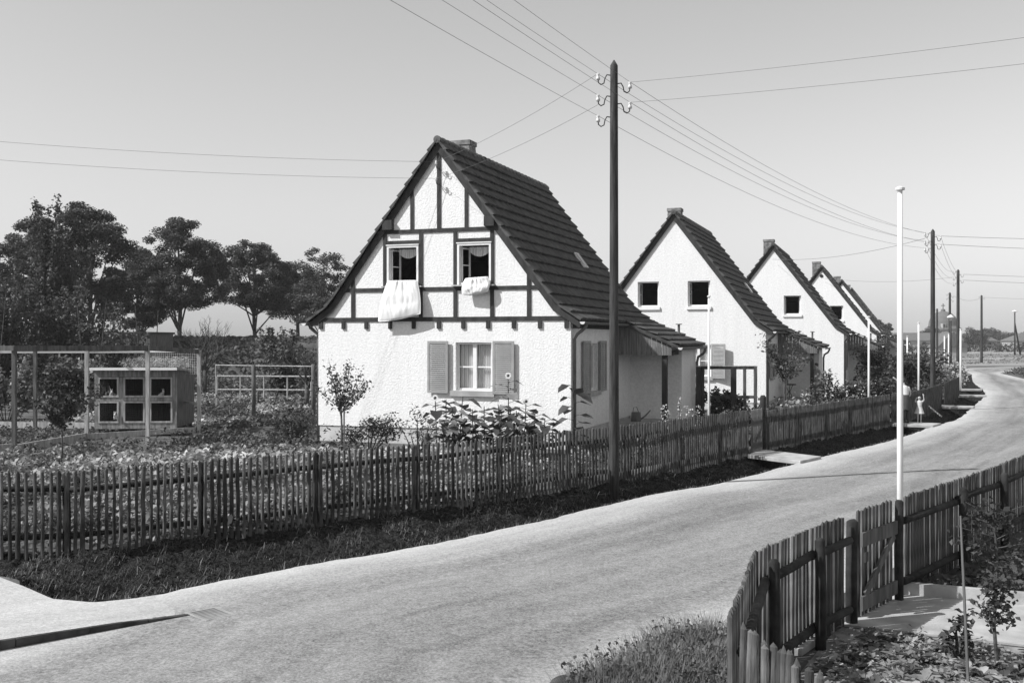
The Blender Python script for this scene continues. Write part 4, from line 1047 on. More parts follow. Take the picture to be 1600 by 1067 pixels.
# bean rows behind the run
def bush(x, y, rx, ry, h, label, n, size, m, seed, name='leafy_bush', cat='bush', group=None, nclump=10, up=.35, z0=0):
    b = empty(name, (x, y, z0), 0, label, cat, group); rg = np.random.default_rng(seed); P = []; mb = MB()
    for i in range(nclump):
        c = np.array([rg.uniform(-.7, .7)*rx, rg.uniform(-.7, .7)*ry, h*rg.uniform(.3, .8)])
        P.append(blob_points(rg, c, (rx*.45, ry*.45, h*.28), n//nclump, .6)); mb.tube([(c[0]*.2, c[1]*.2, -.05), (c[0]*.7, c[1]*.7, c[2]*.6), tuple(c)], [.02, .015, .006], 5)
    P = np.concatenate(P); P[:, 2] = np.maximum(P[:, 2], .03)
    V, F = leaf_arrays(P, size, seed, up=up); np_mesh('foliage', V, F, m, b); mb.build('stem', 'bark', b)
    return b
for i in range(5):
    bush(-20.3+i*1.55, 38.5+.4*i, 1.0, .6, 2.5-.08*i, f'{["leftmost", "second", "middle", "fourth", "rightmost"][i]} leafy clump of climbing beans behind the wire run', 2200, .17, 'leaf_light' if i % 2 else 'leaf', 40+i, 'bean_plant', 'bean plants', 'climbing beans behind the run', up=.3)
# bare fruit trees
def bare_tree(x, y, h, r, label, seed, forks=11):
    t = empty('bare_tree', (x, y, 0), 0, label, 'tree'); rg = random.Random(seed); mb = MB(); mb.tube([(0, 0, -.1), (0, 0, h*.3)], [.11, .085], 8); mb.build('trunk', 'bark', t, smooth=True)
    mb = MB()
    def br(p, d, L, rad, dep):
        q = p+d*L; md = p.lerp(q, .5)+Vector((rg.uniform(-.05, .05), rg.uniform(-.05, .05), 0))*L
        mb.tube([p, md, q], [rad, rad*.8, rad*.6], 4)
        if dep == 0: return
        for k in range(rg.choice((2, 3))):
            nd = (d+Vector((rg.uniform(-.8, .8), rg.uniform(-.8, .8), rg.uniform(-.2, .5)))).normalized(); br(p.lerp(q, rg.uniform(.5, 1)), nd, L*rg.uniform(.55, .8), rad*.6, dep-1)
    for k in range(forks):
        a = 6.28*k/forks+rg.uniform(-.3, .3); br(Vector((0, 0, h*rg.uniform(.22, .3))), Vector((math.cos(a)*r, math.sin(a)*r, rg.uniform(.7, 1.4))).normalized(), h*.24, .04, 4)
    mb.build('branches', 'bark', t)
bare_tree(-15.5, 53, 5.0, .75, 'leafless fruit tree with vase shaped crown right of the hutch', 3)
bare_tree(-8.6, 44, 3.9, .8, 'leafless thin tree touching the left corner of the house', 5, forks=7)
# young standard trees
def young_tree(x, y, h, r, label, seed, n=900, size=.09, m='leaf', stem=.035, crown=(.45, 1.0), nb=11, stake=True, spiky=True):
    t = empty('young_tree', (x, y, 0), 0, label, 'tree', None); rg = np.random.default_rng(seed); mb = MB(); P = []
    zb = h*crown[0]; mb.tube([(0, 0, -.05), (.02, 0, zb*.6), (0, 0, zb+.1)], [stem, stem*.8, stem*.6], 7)
    for i in range(nb):
        a = rg.uniform(0, 6.28); el = rg.uniform(.5, 1.4); L = (h-zb)*rg.uniform(.55, 1.02); tip = np.array([math.cos(a)*math.cos(el)*L*r/(h-zb)*2.2, math.sin(a)*math.cos(el)*L*r/(h-zb)*2.2, math.sin(el)*L])
        b0 = np.array([0, 0, zb+rg.uniform(-.1, .15)]); mb.tube([tuple(b0), tuple(b0+tip*.5+np.array([0, 0, -.03])), tuple(b0+tip)], [stem*.4, stem*.25, .004], 5)
        k = n//nb; s = rg.uniform(.15, 1, k)[:, None]; P.append(b0+tip*s+rg.normal(size=(k, 3))*size*.75)
    V, F = leaf_arrays(np.concatenate(P), size, seed, up=.15, aspect=.5); np_mesh('crown', V, F, m, t); mb.build('trunk', 'bark', t, smooth=True)
    if stake: mb = MB(); mb.tube([(.07, .02, -.1), (.07, .02, zb+.2)], .022, 6); mb.build('stake', 'oldwood', t)
young_tree(-4.20, 25.8, 2.62, .55, 'young standard tree with small round crown in front of the house left corner', 31, n=900)
young_tree(-10.3, 24.0, 2.25, .6, 'young dark leaved tree in front of the wire run', 32, n=800, m='leaf_dark', size=.12, stake=False, stem=.02)
young_tree(9.75, 37.6, 3.35, .75, 'young tree with round crown before the porch of the second house', 33, n=900, size=.12, stem=.05, m='leaf')
bush(-6.0, 28.9, .55, .5, 1.35, 'loose shrub at the left corner of the timbered house', 500, .11, 'leaf', 51)
bush(-3.85, 28.2, .85, .4, 1.15, 'low dark rose bush below the blank part of the timbered house wall', 1800, .08, 'leaf_dark', 52)
bush(-2.45, 27.3, .6, .4, 1.35, 'thin caned shrub left of the sunflower clump', 350, .08, 'leaf', 53)
# sunflowers
def sunflower(x, y, h, label, seed, nleaf=9, size=.27, head=True, m='leaf'):
    s = empty('sunflower', (x, y, 0), 0, label, 'sunflower', 'sunflowers under the ground floor window'); rg = random.Random(seed); st = MB(); lean = (rg.uniform(-.12, .12), rg.uniform(-.12, .05))
    st.tube([(0, 0, -.05), (lean[0]*.4, lean[1]*.4, h*.5), (lean[0], lean[1], h)], [.02, .016, .012], 6)
    lf = MB()
    for i in range(nleaf):
        t = .25+.72*i/nleaf; a = i*2.4+rg.uniform(-.4, .4); sz = size*rg.uniform(.7, 1.15); p = Vector((lean[0]*t, lean[1]*t, h*t)); d = Vector((math.cos(a), math.sin(a), .0)); q = p+d*.16+Vector((0, 0, .05))
        st.tube([p, q], [.007, .005], 4); side_ = Vector((-d.y, d.x, 0)); dr = rg.uniform(.1, .6)
        prof = [(0, 0, 0), (.25, .42, .05), (.6, .38, .03), (1, 0, -dr)]
        vs = [q, q+d*sz*.2+side_*sz*.42+Vector((0, 0, .03)), q+d*sz*.6+side_*sz*.36-Vector((0, 0, dr*sz*.4)), q+d*sz-Vector((0, 0, dr*sz)), q+d*sz*.6-side_*sz*.36-Vector((0, 0, dr*sz*.4)), q+d*sz*.2-side_*sz*.42+Vector((0, 0, .03)), q+d*sz*.5-Vector((0, 0, dr*sz*.3+.02))]
        lf.add(vs, [(0, 1, 6), (1, 2, 6), (2, 3, 6), (3, 4, 6), (4, 5, 6), (5, 0, 6)])
    st.build('stem', 'leaf', s); lf.build('foliage', m, s, smooth=True)
    if head:
        c = Vector((lean[0], lean[1]-.05, h+.02)); nrm_ = Vector((-.3, -.9, .25)).normalized(); u = nrm_.cross(Vector((0, 0, 1))).normalized(); v = u.cross(nrm_)
        hd = MB(); n = 14; hd.add([c+nrm_*.03]+[c+(u*math.cos(6.283*k/n)+v*math.sin(6.283*k/n))*.042 for k in range(n)], [(0, k+1, (k+1) % n+1) for k in range(n)]); f = hd.build('flower_head', 'leaf', s)
        pt = MB()
        for k in range(n):
            a = 6.283*k/n; dd = u*math.cos(a)+v*math.sin(a); e = u*math.cos(a+1.57)+v*math.sin(a+1.57)
            pt.add([c+dd*.038-e*.010, c+dd*.065-e*.016, c+dd*.095, c+dd*.065+e*.016, c+dd*.038+e*.010], [(0, 1, 2, 3, 4)])
        pt.build('petals', 'petal', f)
sf = [(-1.35, 26.6, 1.5), (-1.15, 27.1, 1.45), (-.8, 26.7, 1.55), (-.45, 27.0, 1.2), (-.15, 26.6, 1.3), (.1, 27.0, 2.05), (.3, 26.7, 1.35), (.6, 27.0, 1.25), (.85, 26.7, 1.4), (1.1, 27.1, 1.1), (.2, 26.3, 1.15), (.7, 26.4, 1.2), (-.3, 26.3, 1.1), (-.9, 26.5, 1.25), (1.3, 26.6, 1.0), (.45, 26.3, 1.0), (-.6, 26.2, 1.0), (-1.2, 26.2, 1.0), (0.9, 26.2, .95)]
for i, (x, y, h) in enumerate(sf):
    tall = i == 5
    sunflower(x-.55 if not tall else -.08, y, h, 'tallest sunflower, its pale head in front of the right shutter' if tall else 'broad leaved sunflower in the clump below the ground floor window', 60+i, nleaf=14, size=.34, head=(i in (0, 5, 8)), m='leaf_light' if i % 2 else 'leaf')
sunflower(1.62, 26.9, 1.95, 'tall dark leaved plant at the right corner of the timbered house', 90, nleaf=13, size=.42, head=False, m='leaf_dark')
# white spires behind the fence near the porch
for i, (x, h) in enumerate(((4.05, 1.15), (4.5, 1.35), (4.75, 1.1), (5.05, 1.1), (4.3, .95))):
    s = empty('white_flower', (x, 28.0+.2*i, 0), 0, 'white flower spire behind the fence in front of the porch', 'flower', 'white flower spires'); mb = MB(); mb.tube([(0, 0, 0), (0, 0, h)], .01, 5); mb.build('stem', 'leaf', s)
    rgn = np.random.default_rng(i); P = np.stack([rgn.normal(0, .05, 60), rgn.normal(0, .05, 60), rgn.uniform(h*.55, h+.1, 60)], 1); V, F = leaf_arrays(P, .05, i, up=0); np_mesh('blossom', V, F, 'petal', s)
# bushes in the far gardens
for i, (x, y, rx, h, m_, lb) in enumerate((
    (8.0, 38.0, .8, 1.35, 'leaf', 'shrub behind the dark open frame'), (6.9, 37.5, .6, 1.25, 'leaf', 'shrub inside the left part of the dark open frame'),
    (9.3, 33.2, .75, 1.15, 'leaf_light', 'flowering bush just right of the tall gate post'), (12.4, 40.5, .9, 1.75, 'leaf', 'rounded bush in front of the third house'),
    (13.6, 41.5, .8, 1.35, 'leaf', 'bush right of the rounded one before the third house'), (14.6, 42.0, .8, 1.4, 'leaf', 'bush behind the head of the woman'),
    (16.6, 47.0, 1.0, 1.9, 'leaf_dark', 'dark bush before the fourth house porch'), (18.6, 50.0, 1.1, 2.1, 'leaf_dark', 'dark bush just left of the second pole foot'),
    (21.0, 55.0, 1.3, 2.3, 'leaf', 'large bush right of the second pole'), (23.5, 59.5, 1.3, 2.4, 'leaf', 'bush left of the pale flowering one near the bend'),
    (26.2, 63.5, 1.3, 1.7, 'leaf_pale', 'pale flowering bush beside the road bend'), (25.5, 68, 1.6, 2.9, 'leaf_dark', 'dark rounded bush top among the far flagpoles'),
    (22.5, 66, 1.6, 3.0, 'leaf', 'tall bush behind the fourth house porch'), (21.0, 61, 1.3, 2.6, 'leaf_dark', 'dark bush between the fourth house and the second pole'),
    (28.5, 75, 1.5, 2.4, 'leaf', 'bush at the foot of the third pole'), (11.0, 36.5, .7, 1.0, 'leaf', 'low bush under the porch of the second house'))):
    bush(x, y, rx, rx*.8, h, lb, 1500, .13 if y < 45 else .19, m_, 100+i)
# low plants behind the far fences
def stuff_leaves(name, pts, size, m, seed, label, cat, up=.3, aspect=.6):
    V, F = leaf_arrays(pts, size, seed, up=up, aspect=aspect); o = np_mesh(name, V, F, m); return tag(o, label, cat, kind='stuff')
rg = np.random.default_rng(77)
def in_poly(P, poly):
    x, y = P[:, 0], P[:, 1]; c = np.zeros(len(P), bool); n = len(poly)
    for i in range(n):
        x1, y1 = poly[i]; x2, y2 = poly[(i+1) % n]
        k = ((y1 > y) != (y2 > y)) & (x < (x2-x1)*(y-y1)/(y2-y1+1e-9)+x1); c ^= k
    return c
def scatter(poly, n, seed):
    rg = np.random.default_rng(seed); a = np.array(poly); lo = a.min(0); hi = a.max(0); out = []
    while sum(map(len, out)) < n:
        P = rg.uniform(lo, hi, (n*2, 2)); out.append(P[in_poly(P, poly)])
    return np.concatenate(out)[:n]
def plants(poly, nplants, per, rad, h, seed, rows=None, patch=0):
    """leaf centres for many low plants"""
    rg = np.random.default_rng(seed); C = scatter(poly, nplants, seed)
    if rows: C[:, 1] = np.round(C[:, 1]/rows)*rows + rg.normal(0, .05, len(C))
    if patch: C = np.array([c for c in C if noise.noise(Vector((c[0]*.55, c[1]*.55, seed))) > patch-.25])
    hh = h*rg.uniform(.3, 1.35, len(C)); P = np.repeat(C, per, 0); H_ = np.repeat(hh, per)
    k = len(P); a = rg.uniform(0, 6.28, k); q = rad*rg.uniform(0, 1, k)**.5
    return np.stack([P[:, 0]+q*np.cos(a), P[:, 1]+q*np.sin(a), H_*rg.uniform(.15, 1, k)], 1)
nearbed = [(-12, 14.75), (-7, 14.6), (-5.3, 15.4), (-3.6, 16.95), (-1.9, 18.4), (-.55, 19.6), (1.5, 21.8), (2.0, 25.2), (-2.4, 25.6), (-8, 26.2), (-10.0, 25.2), (-12.2, 25.6), (-16, 24)]
stuff_leaves('vegetable_bed', plants(nearbed, 4600, 14, .17, .36, 5, rows=.6, patch=.1), .115, 'leaf_light', 5, 'bright leafy crop rows behind the left picket fence', 'vegetables', up=.35)
stuff_leaves('cabbage_row', plants([(-9.5, 21.5), (-2.5, 23.0), (1, 24.2), (-.5, 25.0), (-9.5, 24.0)], 420, 14, .2, .42, 55), .15, 'leaf_pale', 55, 'bright cabbage like leaves in the rear rows of the vegetable garden', 'vegetables')
stuff_leaves('bed_undergrowth', plants(nearbed, 3000, 10, .25, .24, 6), .09, 'leaf', 6, 'darker low growth between the crop rows behind the left fence', 'vegetables')
midbed = [(-9.6, 26.5), (-2.6, 25.8), (-6.0, 30), (-6.6, 44), (-22, 46), (-9.6, 36)]
stuff_leaves('low_planting', plants(midbed, 1900, 12, .3, .24, 8, patch=.12), .13, 'leaf', 8, 'low mixed planting between hutch and timbered house', 'plants')
stuff_leaves('tall_weeds', plants(midbed, 110, 26, .3, .6, 58), .10, 'leaf_dark', 58, 'taller dark herbs standing out of the low planting', 'plants')
eb = np.random.default_rng(61); ex = eb.uniform(-60, 12, 9000); ev = eb.uniform(.02, .6, 9000)
stuff_leaves('bank_growth', np.stack([ex, 82+ev*14, 2.98*np.sin(np.pi*ev)**.7*np.minimum(1, (24-ex)/14)+eb.uniform(0, .25, 9000)], 1), .45, 'leaf_dark', 61, 'dark rough growth covering the bank behind the gardens', 'growth')
stuff_leaves('run_weeds', plants([(-16, 24.5), (-10, 26.5), (-10, 30), (-12.3, 30), (-12.5, 33.6), (-9.3, 33.8), (-9, 37), (-20, 37), (-22, 30)], 900, 12, .3, .2, 18), .13, 'leaf', 18, 'weeds and low growth inside and beside the wire run', 'weeds')
stuff_leaves('pale_crop', np.concatenate([plants([(-10.5, 41), (-7, 40), (-7, 41.5), (-10.5, 42.5)], 160, 12, .3, .35, 9), plants([(-15, 48), (-8, 46), (-8, 47.5), (-15, 50)], 260, 12, .3, .4, 10),
    plants([(-16, 36.5), (-9.2, 35.5), (-9.2, 36.6), (-16, 38)], 120, 12, .3, .3, 12)]), .16, 'leaf_pale', 9, 'pale leafy rows right of the hutch', 'vegetables')
farbed = [(-24, 46), (-6.5, 44), (-7.5, 80), (-40, 80), (-30, 50)]
stuff_leaves('far_planting', plants(farbed, 1500, 12, .5, .5, 11), .22, 'leaf', 11, 'dark garden growth in front of the embankment', 'plants')
rowbed = [(7.2, 29.6), (13.5, 38.4), (18.5, 47.5), (22.8, 56), (27, 66), (24, 67), (19, 55), (13.8, 45), (10, 38.5), (6.5, 33)]
stuff_leaves('front_garden_plants', plants(rowbed, 900, 12, .35, .8, 14), .13, 'leaf', 14, 'mixed flowers and greens behind the far fences', 'plants')
stuff_leaves('garden_blossom', plants([(8, 31.5), (13.3, 38.8), (16, 43), (12.5, 42), (9, 36)], 90, 9, .12, 1.1, 15), .09, 'petal', 15, 'white blossoms above the far fence', 'flowers')
sbed = [(2.2, 24.2), (5.7, 28.2), (5.0, 30.5), (2.0, 27.0)]
stuff_leaves('porch_bed', plants(sbed, 300, 12, .25, .35, 16), .11, 'leaf', 16, 'low plants behind the fence in front of the porch', 'plants')
# grass clump outside the corner of the right fence
def blades(poly, n, h, seed, lean=.5, w=.012, zf=None):
    rg = np.random.default_rng(seed); C = scatter(poly, n, seed); a = rg.uniform(0, 6.28, n); hh = h*rg.uniform(.4, 1.15, n); z = np.array([zf(*c) if zf else 0 for c in C])
    dx = np.cos(a)*hh*lean*rg.uniform(.2, 1.3, n); dy = np.sin(a)*hh*lean*rg.uniform(.2, 1.3, n); px = -np.sin(a)*w; py = np.cos(a)*w
    B = np.stack([C[:, 0], C[:, 1], z], 1); o = np.zeros((n, 4, 3))
    o[:, 0] = B-np.stack([px, py, px*0], 1); o[:, 1] = B+np.stack([px, py, px*0], 1); m_ = B+np.stack([dx*.45, dy*.45, hh*.6], 1); o[:, 2] = m_+np.stack([px, py, px*0], 1)*.8; o[:, 3] = m_-np.stack([px, py, px*0], 1)*.8
    t = np.zeros((n, 4, 3)); t[:, 0] = o[:, 3]; t[:, 1] = o[:, 2]; e = B+np.stack([dx, dy, hh], 1); t[:, 2] = e+np.stack([px, py, px*0], 1)*.15; t[:, 3] = e-np.stack([px, py, px*0], 1)*.15
    V = np.concatenate([o, t], 0).reshape(-1, 3); return V, np.arange(len(V)).reshape(-1, 4)
gpoly = [(.42, 8.6), (.62, 9.1), (1.0, 9.5), (1.55, 10.35), (2.0, 10.55), (2.2, 10.0), (2.05, 9.3), (1.55, 7.8), (.8, 7.8)]
V, F = blades(gpoly, 16000, .36, 3, lean=.7, w=.005, zf=lambda x, y: -.12); o = np_mesh('rough_grass', V, F, 'plum'); tag(o, 'rough weedy grass outside the fence corner at the bottom', 'grass', kind='stuff')
P = plants(gpoly, 330, 22, .13, .30, 22); P[:, 2] -= .06
stuff_leaves('weeds', P, .045, 'leaf', 22, 'small leaved weeds growing among the rough grass at the bottom', 'weeds', up=.2)
# sparse grass on the verge
def verge_blades(n, h, seed, wd):
    rg = np.random.default_rng(seed); V = []
    for _ in range(n):
        u = rg.uniform(2.2, 17); i = int(u); t = u-i; v = rg.uniform(.1, .93)
        if noise.noise(Vector((u*2.2, v*3, seed))) < -.08: continue
        a = [PAIRS[i][0][c]*(1-t)+PAIRS[i+1][0][c]*t for c in (0, 1)]; b = [PAIRS[i][1][c]*(1-t)+PAIRS[i+1][1][c]*t for c in (0, 1)]
        x = a[0]+(b[0]-a[0])*v; y = a[1]+(b[1]-a[1])*v; z = verge_z(v, .55*min(1, max(0, (u-2)/2)))+.0
        q = noise.noise(Vector((x*1.1, y*1.1, 3)))*.10 + noise.noise(Vector((x*4, y*4, 0)))*.08 + noise.noise(Vector((x*11, y*11, 5)))*.07; z += q
        an = rg.uniform(0, 6.28); L = h*rg.uniform(.4, 1.3); dx, dy = math.cos(an)*L, math.sin(an)*L; px, py = -math.sin(an)*wd, math.cos(an)*wd; up = L*rg.uniform(.1, .9)
        V += [(x-px, y-py, z-.01), (x+px, y+py, z-.01), (x+dx*.5+px*.8, y+dy*.5+py*.8, z+up), (x+dx*.5-px*.8, y+dy*.5-py*.8, z+up)]
        V += [(x+dx*.5-px*.8, y+dy*.5-py*.8, z+up), (x+dx*.5+px*.8, y+dy*.5+py*.8, z+up), (x+dx+px*.2, y+dy+py*.2, z+up*.8), (x+dx-px*.2, y+dy-py*.2, z+up*.8)]
    return V, np.arange(len(V)).reshape(-1, 4)
V, F = verge_blades(16000, .11, 8, .005); o = np_mesh('verge_grass', V, F, 'leaf_dark'); tag(o, 'short dark grass and roots on the soil bank under the fence', 'grass', kind='stuff')
V, F = verge_blades(2200, .13, 18, .005); o = np_mesh('dry_grass', V, F, 'plum'); tag(o, 'sparse pale dry grass blades on the dark bank under the fence', 'grass', kind='stuff')
ep = [(b[0]*.93+a[0]*.07, b[1]*.93+a[1]*.07) for a, b in PAIRS[3:22]]; eq = [b for a, b in PAIRS[3:22]]
V, F = blades(ep+eq[::-1], 900, .05, 9, lean=.9, w=.005, zf=lambda x, y: -.02); o = np_mesh('edge_grass', V, F, 'plum'); tag(o, 'tiny grass tufts along the ragged road edge above the ditch', 'grass', kind='stuff')
# foreground garden right: soil, crop plants, dark bed
filled('garden_soil', [(3.4, 10.95), (4.95, 10.2), (9, 8.8), (9, 5), (2.2, 5), (1.8, 6.8), (1.9, 7.4), (2.3, 8.9)], [], 'dry_soil', z=.006)
def crop_plant_mesh(seed, m):
    rg = random.Random(seed); mb = MB()
    for i in range(8):
        a = i*2.4+rg.uniform(-.4, .4); L = rg.uniform(.07, .135); d = Vector((math.cos(a), math.sin(a), 0)); s = Vector((-d.y, d.x, 0)); up = rg.uniform(.3, 1.1)
        p = [Vector((0, 0, .01)), d*L*.45+Vector((0, 0, L*up*.6)), d*L+Vector((0, 0, L*up*.75))]; w_ = L*.32
        mb.add([p[0], p[1]+s*w_, p[2]+s*w_*.35-Vector((0,0,.01)), p[2]+d*.02-Vector((0,0,.02)), p[2]-s*w_*.35-Vector((0,0,.01)), p[1]-s*w_, p[1]-Vector((0, 0, .012))], [(0, 1, 6), (1, 2, 3, 6), (3, 4, 5, 6), (5, 0, 6)])
    me = bpy.data.meshes.new('beet_plant'); me.from_pydata(mb.v, [], mb.f); me.materials.append(M[m]); me.polygons.foreach_set('use_smooth', [True]*len(me.polygons)); return me
cm = [crop_plant_mesh(k, ('leaf_light', 'leaf', 'leaf_light', 'leaf_pale')[k % 4]) for k in range(8)]
C = scatter([(3.4, 10.75), (4.9, 10.1), (6.2, 9.4), (5.6, 7.6), (2.2, 7.8), (2.45, 8.9), (3.0, 10.0)], 290, 31)
for i, (x, y) in enumerate(C):
    o = bpy.data.objects.new('beet_plant', cm[i % 8]); COL.objects.link(o); o.location = (x, y, .005); o.rotation_euler = (0, 0, random.uniform(0, 6)); s = random.uniform(.7, 1.25); o.scale = (s, s, s)
    tag(o, 'small leafy crop plant in the soil bed below the right garden path', 'vegetable', 'crop plants in the right foreground bed')
stuff_leaves('bed_weeds', plants([(3.4, 10.75), (4.9, 10.1), (6.2, 9.4), (5.6, 7.6), (2.2, 7.8), (2.45, 8.9), (3.0, 10.0)], 260, 12, .14, .12, 71), .05, 'leaf_light', 71, 'small weeds between the crop plants in the right foreground bed', 'weeds', up=.3)
stuff_leaves('dark_bed', plants([(4.9, 12.45), (5.7, 12.05), (9, 10.7), (10, 12), (8.2, 15.8), (7.2, 14.7)], 420, 12, .2, .16, 33), .10, 'leaf_dark', 33, 'dark low growth behind the path edging on the right', 'plants')
stuff_leaves('light_bed', plants([(6.3, 12.0), (9, 10.9), (10, 12), (8.4, 14.0)], 160, 12, .2, .16, 34), .09, 'leaf_pale', 34, 'pale dry growth at the right edge behind the path', 'plants')
# sapling with stakes right foreground
def sapling():
    t = empty('sapling', (4.42, 9.55, 0), 0, 'slim leafy sapling at the lower right corner of the picture', 'tree'); rg = np.random.default_rng(12); mb = MB()
    mb.tube([(0, 0, -.05), (-.04, 0, .5), (.0, 0, 1.2), (-.05, 0, 1.75)], [.022, .018, .013, .006], 7); P = []
    for i in range(44):
        z = .42+1.4*i/44; a = rg.uniform(0, 6.28); L = rg.uniform(.12, .42)*(1.2 if z > 1.0 else .6); tip = np.array([math.cos(a)*L, math.sin(a)*L, z+.12]); mb.tube([(0-.03, 0, z), tuple(tip)], [.006, .003], 4)
        k = 20; s = rg.uniform(.2, 1.1, k)[:, None]; P.append(np.array([0, 0, z])+(tip-np.array([0, 0, z]))*s+rg.normal(size=(k, 3))*.05)
    V, F = leaf_arrays(np.concatenate(P), .065, 12, up=.1, aspect=.7); np_mesh('leaves', V, F, 'leaf_dark', t); mb.build('stem', 'bark', t)
sapling()
bpy.data.objects['sapling'].scale = (.85, .85, .8)
mb = MB(); mb.tube([(0, 0, -.05), (-.03, .02, .8), (-.06, .02, 1.45)], [.014, .012, .009], 6); o = mb.build('garden_stake', 'board', loc=(4.0, 9.2, 0)); tag(o, 'thin tall stake in the bed left of the sapling', 'stake')
bush(4.15, 9.75, .16, .16, .55, 'small bush at the foot of the thin stake', 160, .08, 'leaf_dark', 66, nclump=5)
bush(6.6, 12.4, .55, .5, 1.25, 'dark shrub at the right edge behind the path', 700, .10, 'leaf_dark', 67)

# ------------------------------------------------------------------ far buildings
def box_building(name, x0, x1, y0, y1, zw, zr, label, wall='farwall', roof='farroof', hip=0):
    b = empty(name, ((x0+x1)/2, (y0+y1)/2, 0), 0, label, 'building'); w = (x1-x0)/2; d = (y1-y0)/2
    mb = MB(); mb.box(-w, w, -d, d, -.2, zw); wl_ = mb.build('wall', wall, b)
    mb = MB(); k = max(.01, hip); mb.add([(-w-.5, -d-.5, zw), (w+.5, -d-.5, zw), (w+.5, d+.5, zw), (-w-.5, d+.5, zw), (-w-.5+k, 0, zr), (w+.5-k, 0, zr)], [(0, 1, 5, 4), (2, 3, 4, 5), (1, 2, 5), (3, 0, 4), (0, 3, 2, 1)]); mb.build('roof', roof, b)
    n = max(3, int(2*w/5)); 
    for i in range(n):
        mb = MB(); x = -w+(i+.5)*2*w/n; mb.box(x-.6, x+.6, -d-.03, -d+.02, zw*.45, zw*.8); mb.build('window', 'dark', b)
    return b
box_building('long_building', 130, 150, 350, 362, 2.6, 5.2, 'long low pale building under a grey roof, left of the domed one')
box_building('long_building', 150.5, 172, 372, 384, 2.4, 5.0, 'low building directly right of the domed building', hip=3)
box_building('long_building', 168, 190, 350, 361, 2.4, 5.3, 'low hipped roof building behind the lone field pole', hip=5)
s = empty('flat_shed', (-26.2, 74, 0), 0, 'dark flat roofed shed behind the shrubs left of the robinia', 'shed')
mb = MB(); mb.box(-4.4, 1.35, -2, 3, -.2, 3.35); mb.build('wall', 'darkwood', s); mb = MB(); mb.box(-4.5, 1.45, -2.1, 3.1, 3.353, 3.5); mb.build('roof', 'timber', s)
d = empty('domed_building', (172.5, 420, 0), 0, 'round building with a large dome and a cross on top', 'building')
mb = MB(); mb.lathe([(5.9, -.2), (5.9, 7.0)], 32); mb.build('drum', 'farwall', d)
mb = MB(); mb.lathe([(5.9, 6.9), (7.0, 6.7), (6.9, 7.3), (5.6, 8.2), (5.3, 10.2), (4.6, 11.9), (3.2, 13.3), (1.4, 14.0), (.9, 14.1), (.8, 14.9), (.1, 15.2)], 32); mb.build('dome', 'farroof', d, smooth=False)
mb = MB(); mb.box(-.12, .12, -.12, .12, 15.1, 17.3); mb.box(-.8, .8, -.1, .1, 16.3, 16.55); mb.build('cross', 'iron', d)
mb = MB(); mb.box(-2.9, -1.7, -6.6, -4.5, 7.3, 9.2); dm = mb.build('dormer', 'farwall', d); mb = MB(); mb.box(-2.6, -2.0, -6.65, -6.6, 7.6, 9.0); mb.build('window', 'dark', dm)
# small gable roof of a shed in front of the dome
s = empty('small_shed', (76, 183, 0), 0, 'small pitched roof shed below the domed building', 'shed')
mb = MB(); mb.box(-2.5, 2.5, -2, 2, -.2, 1.6); mb.build('wall', 'farwall', s); mb = MB(); mb.prism([(-2.8, 1.6), (2.8, 1.6), (0, 4.3)], -2.3, 2.3); mb.build('roof', 'farroof', s)
# hedge in front of the far buildings, distant trees
rg = np.random.default_rng(90); hp = []
for i in range(150):
    x = 30+i*1.9; hp.append(blob_points(rg, (x, 243+rg.uniform(-2, 2), .9), (1.7, 1.6, 1.15*rg.uniform(.8, 1.25)), 130, .5))
V, F = leaf_arrays(np.concatenate(hp), .55, 90); o = np_mesh('far_hedge', V, F, 'leaf_dark'); tag(o, 'long dark hedge across the far field', 'hedge')
o['label'] = 'long dark hedge across the far field below the low buildings'
for i, (x, y, zt, r, lb) in enumerate(((88, 250, 8.6, 2.0, 'slender far tree rising behind the fifth house roof'), (91.5, 255, 7.0, 1.8, 'lower far tree right of the slender one'),
    (163, 370, 6.6, 4.0, 'distant tree right of the domed building'), (177, 390, 6.8, 4.4, 'distant tree crown above the hipped building'), (181.5, 385, 5.2, 5.0, 'wide distant tree left of the braced lamp'),
    (171, 380, 5.4, 4.0, 'distant tree left of the lone field pole'), (190, 380, 6.2, 5.5, 'distant tree behind the braced lamp'), (200, 370, 7.0, 5.0, 'distant tree at the right edge of the picture'), (157, 395, 6.6, 4.5, 'distant tree close beside the dome'))):
    tree(x, y, zt, .6, r, lb, nclump=26, nl=150, size=.55, seed=200+i, flat=.8, cl=r*.4, group='distant trees', r0=.15, name='distant_tree')

# rough ground cover of the field, seen beyond the bend
fp_ = [(44, 124), (60, 128), (110, 150), (150, 215), (60, 215), (40, 150)]
stuff_leaves('field_scrub', plants(fp_, 420, 10, 1.6, .07, 44), .35, 'leaf_light', 44, 'patchy scrub of the field beyond the road', 'scrub')
stuff_leaves('roadside_grass', plants([(50, 103), (44, 93.5), (39.6, 79), (44, 80), (70, 100), (80, 108), (64, 107)], 1200, 10, .5, .3, 45), .2, 'leaf', 45, 'grassy patch inside the far bend of the road', 'grass')

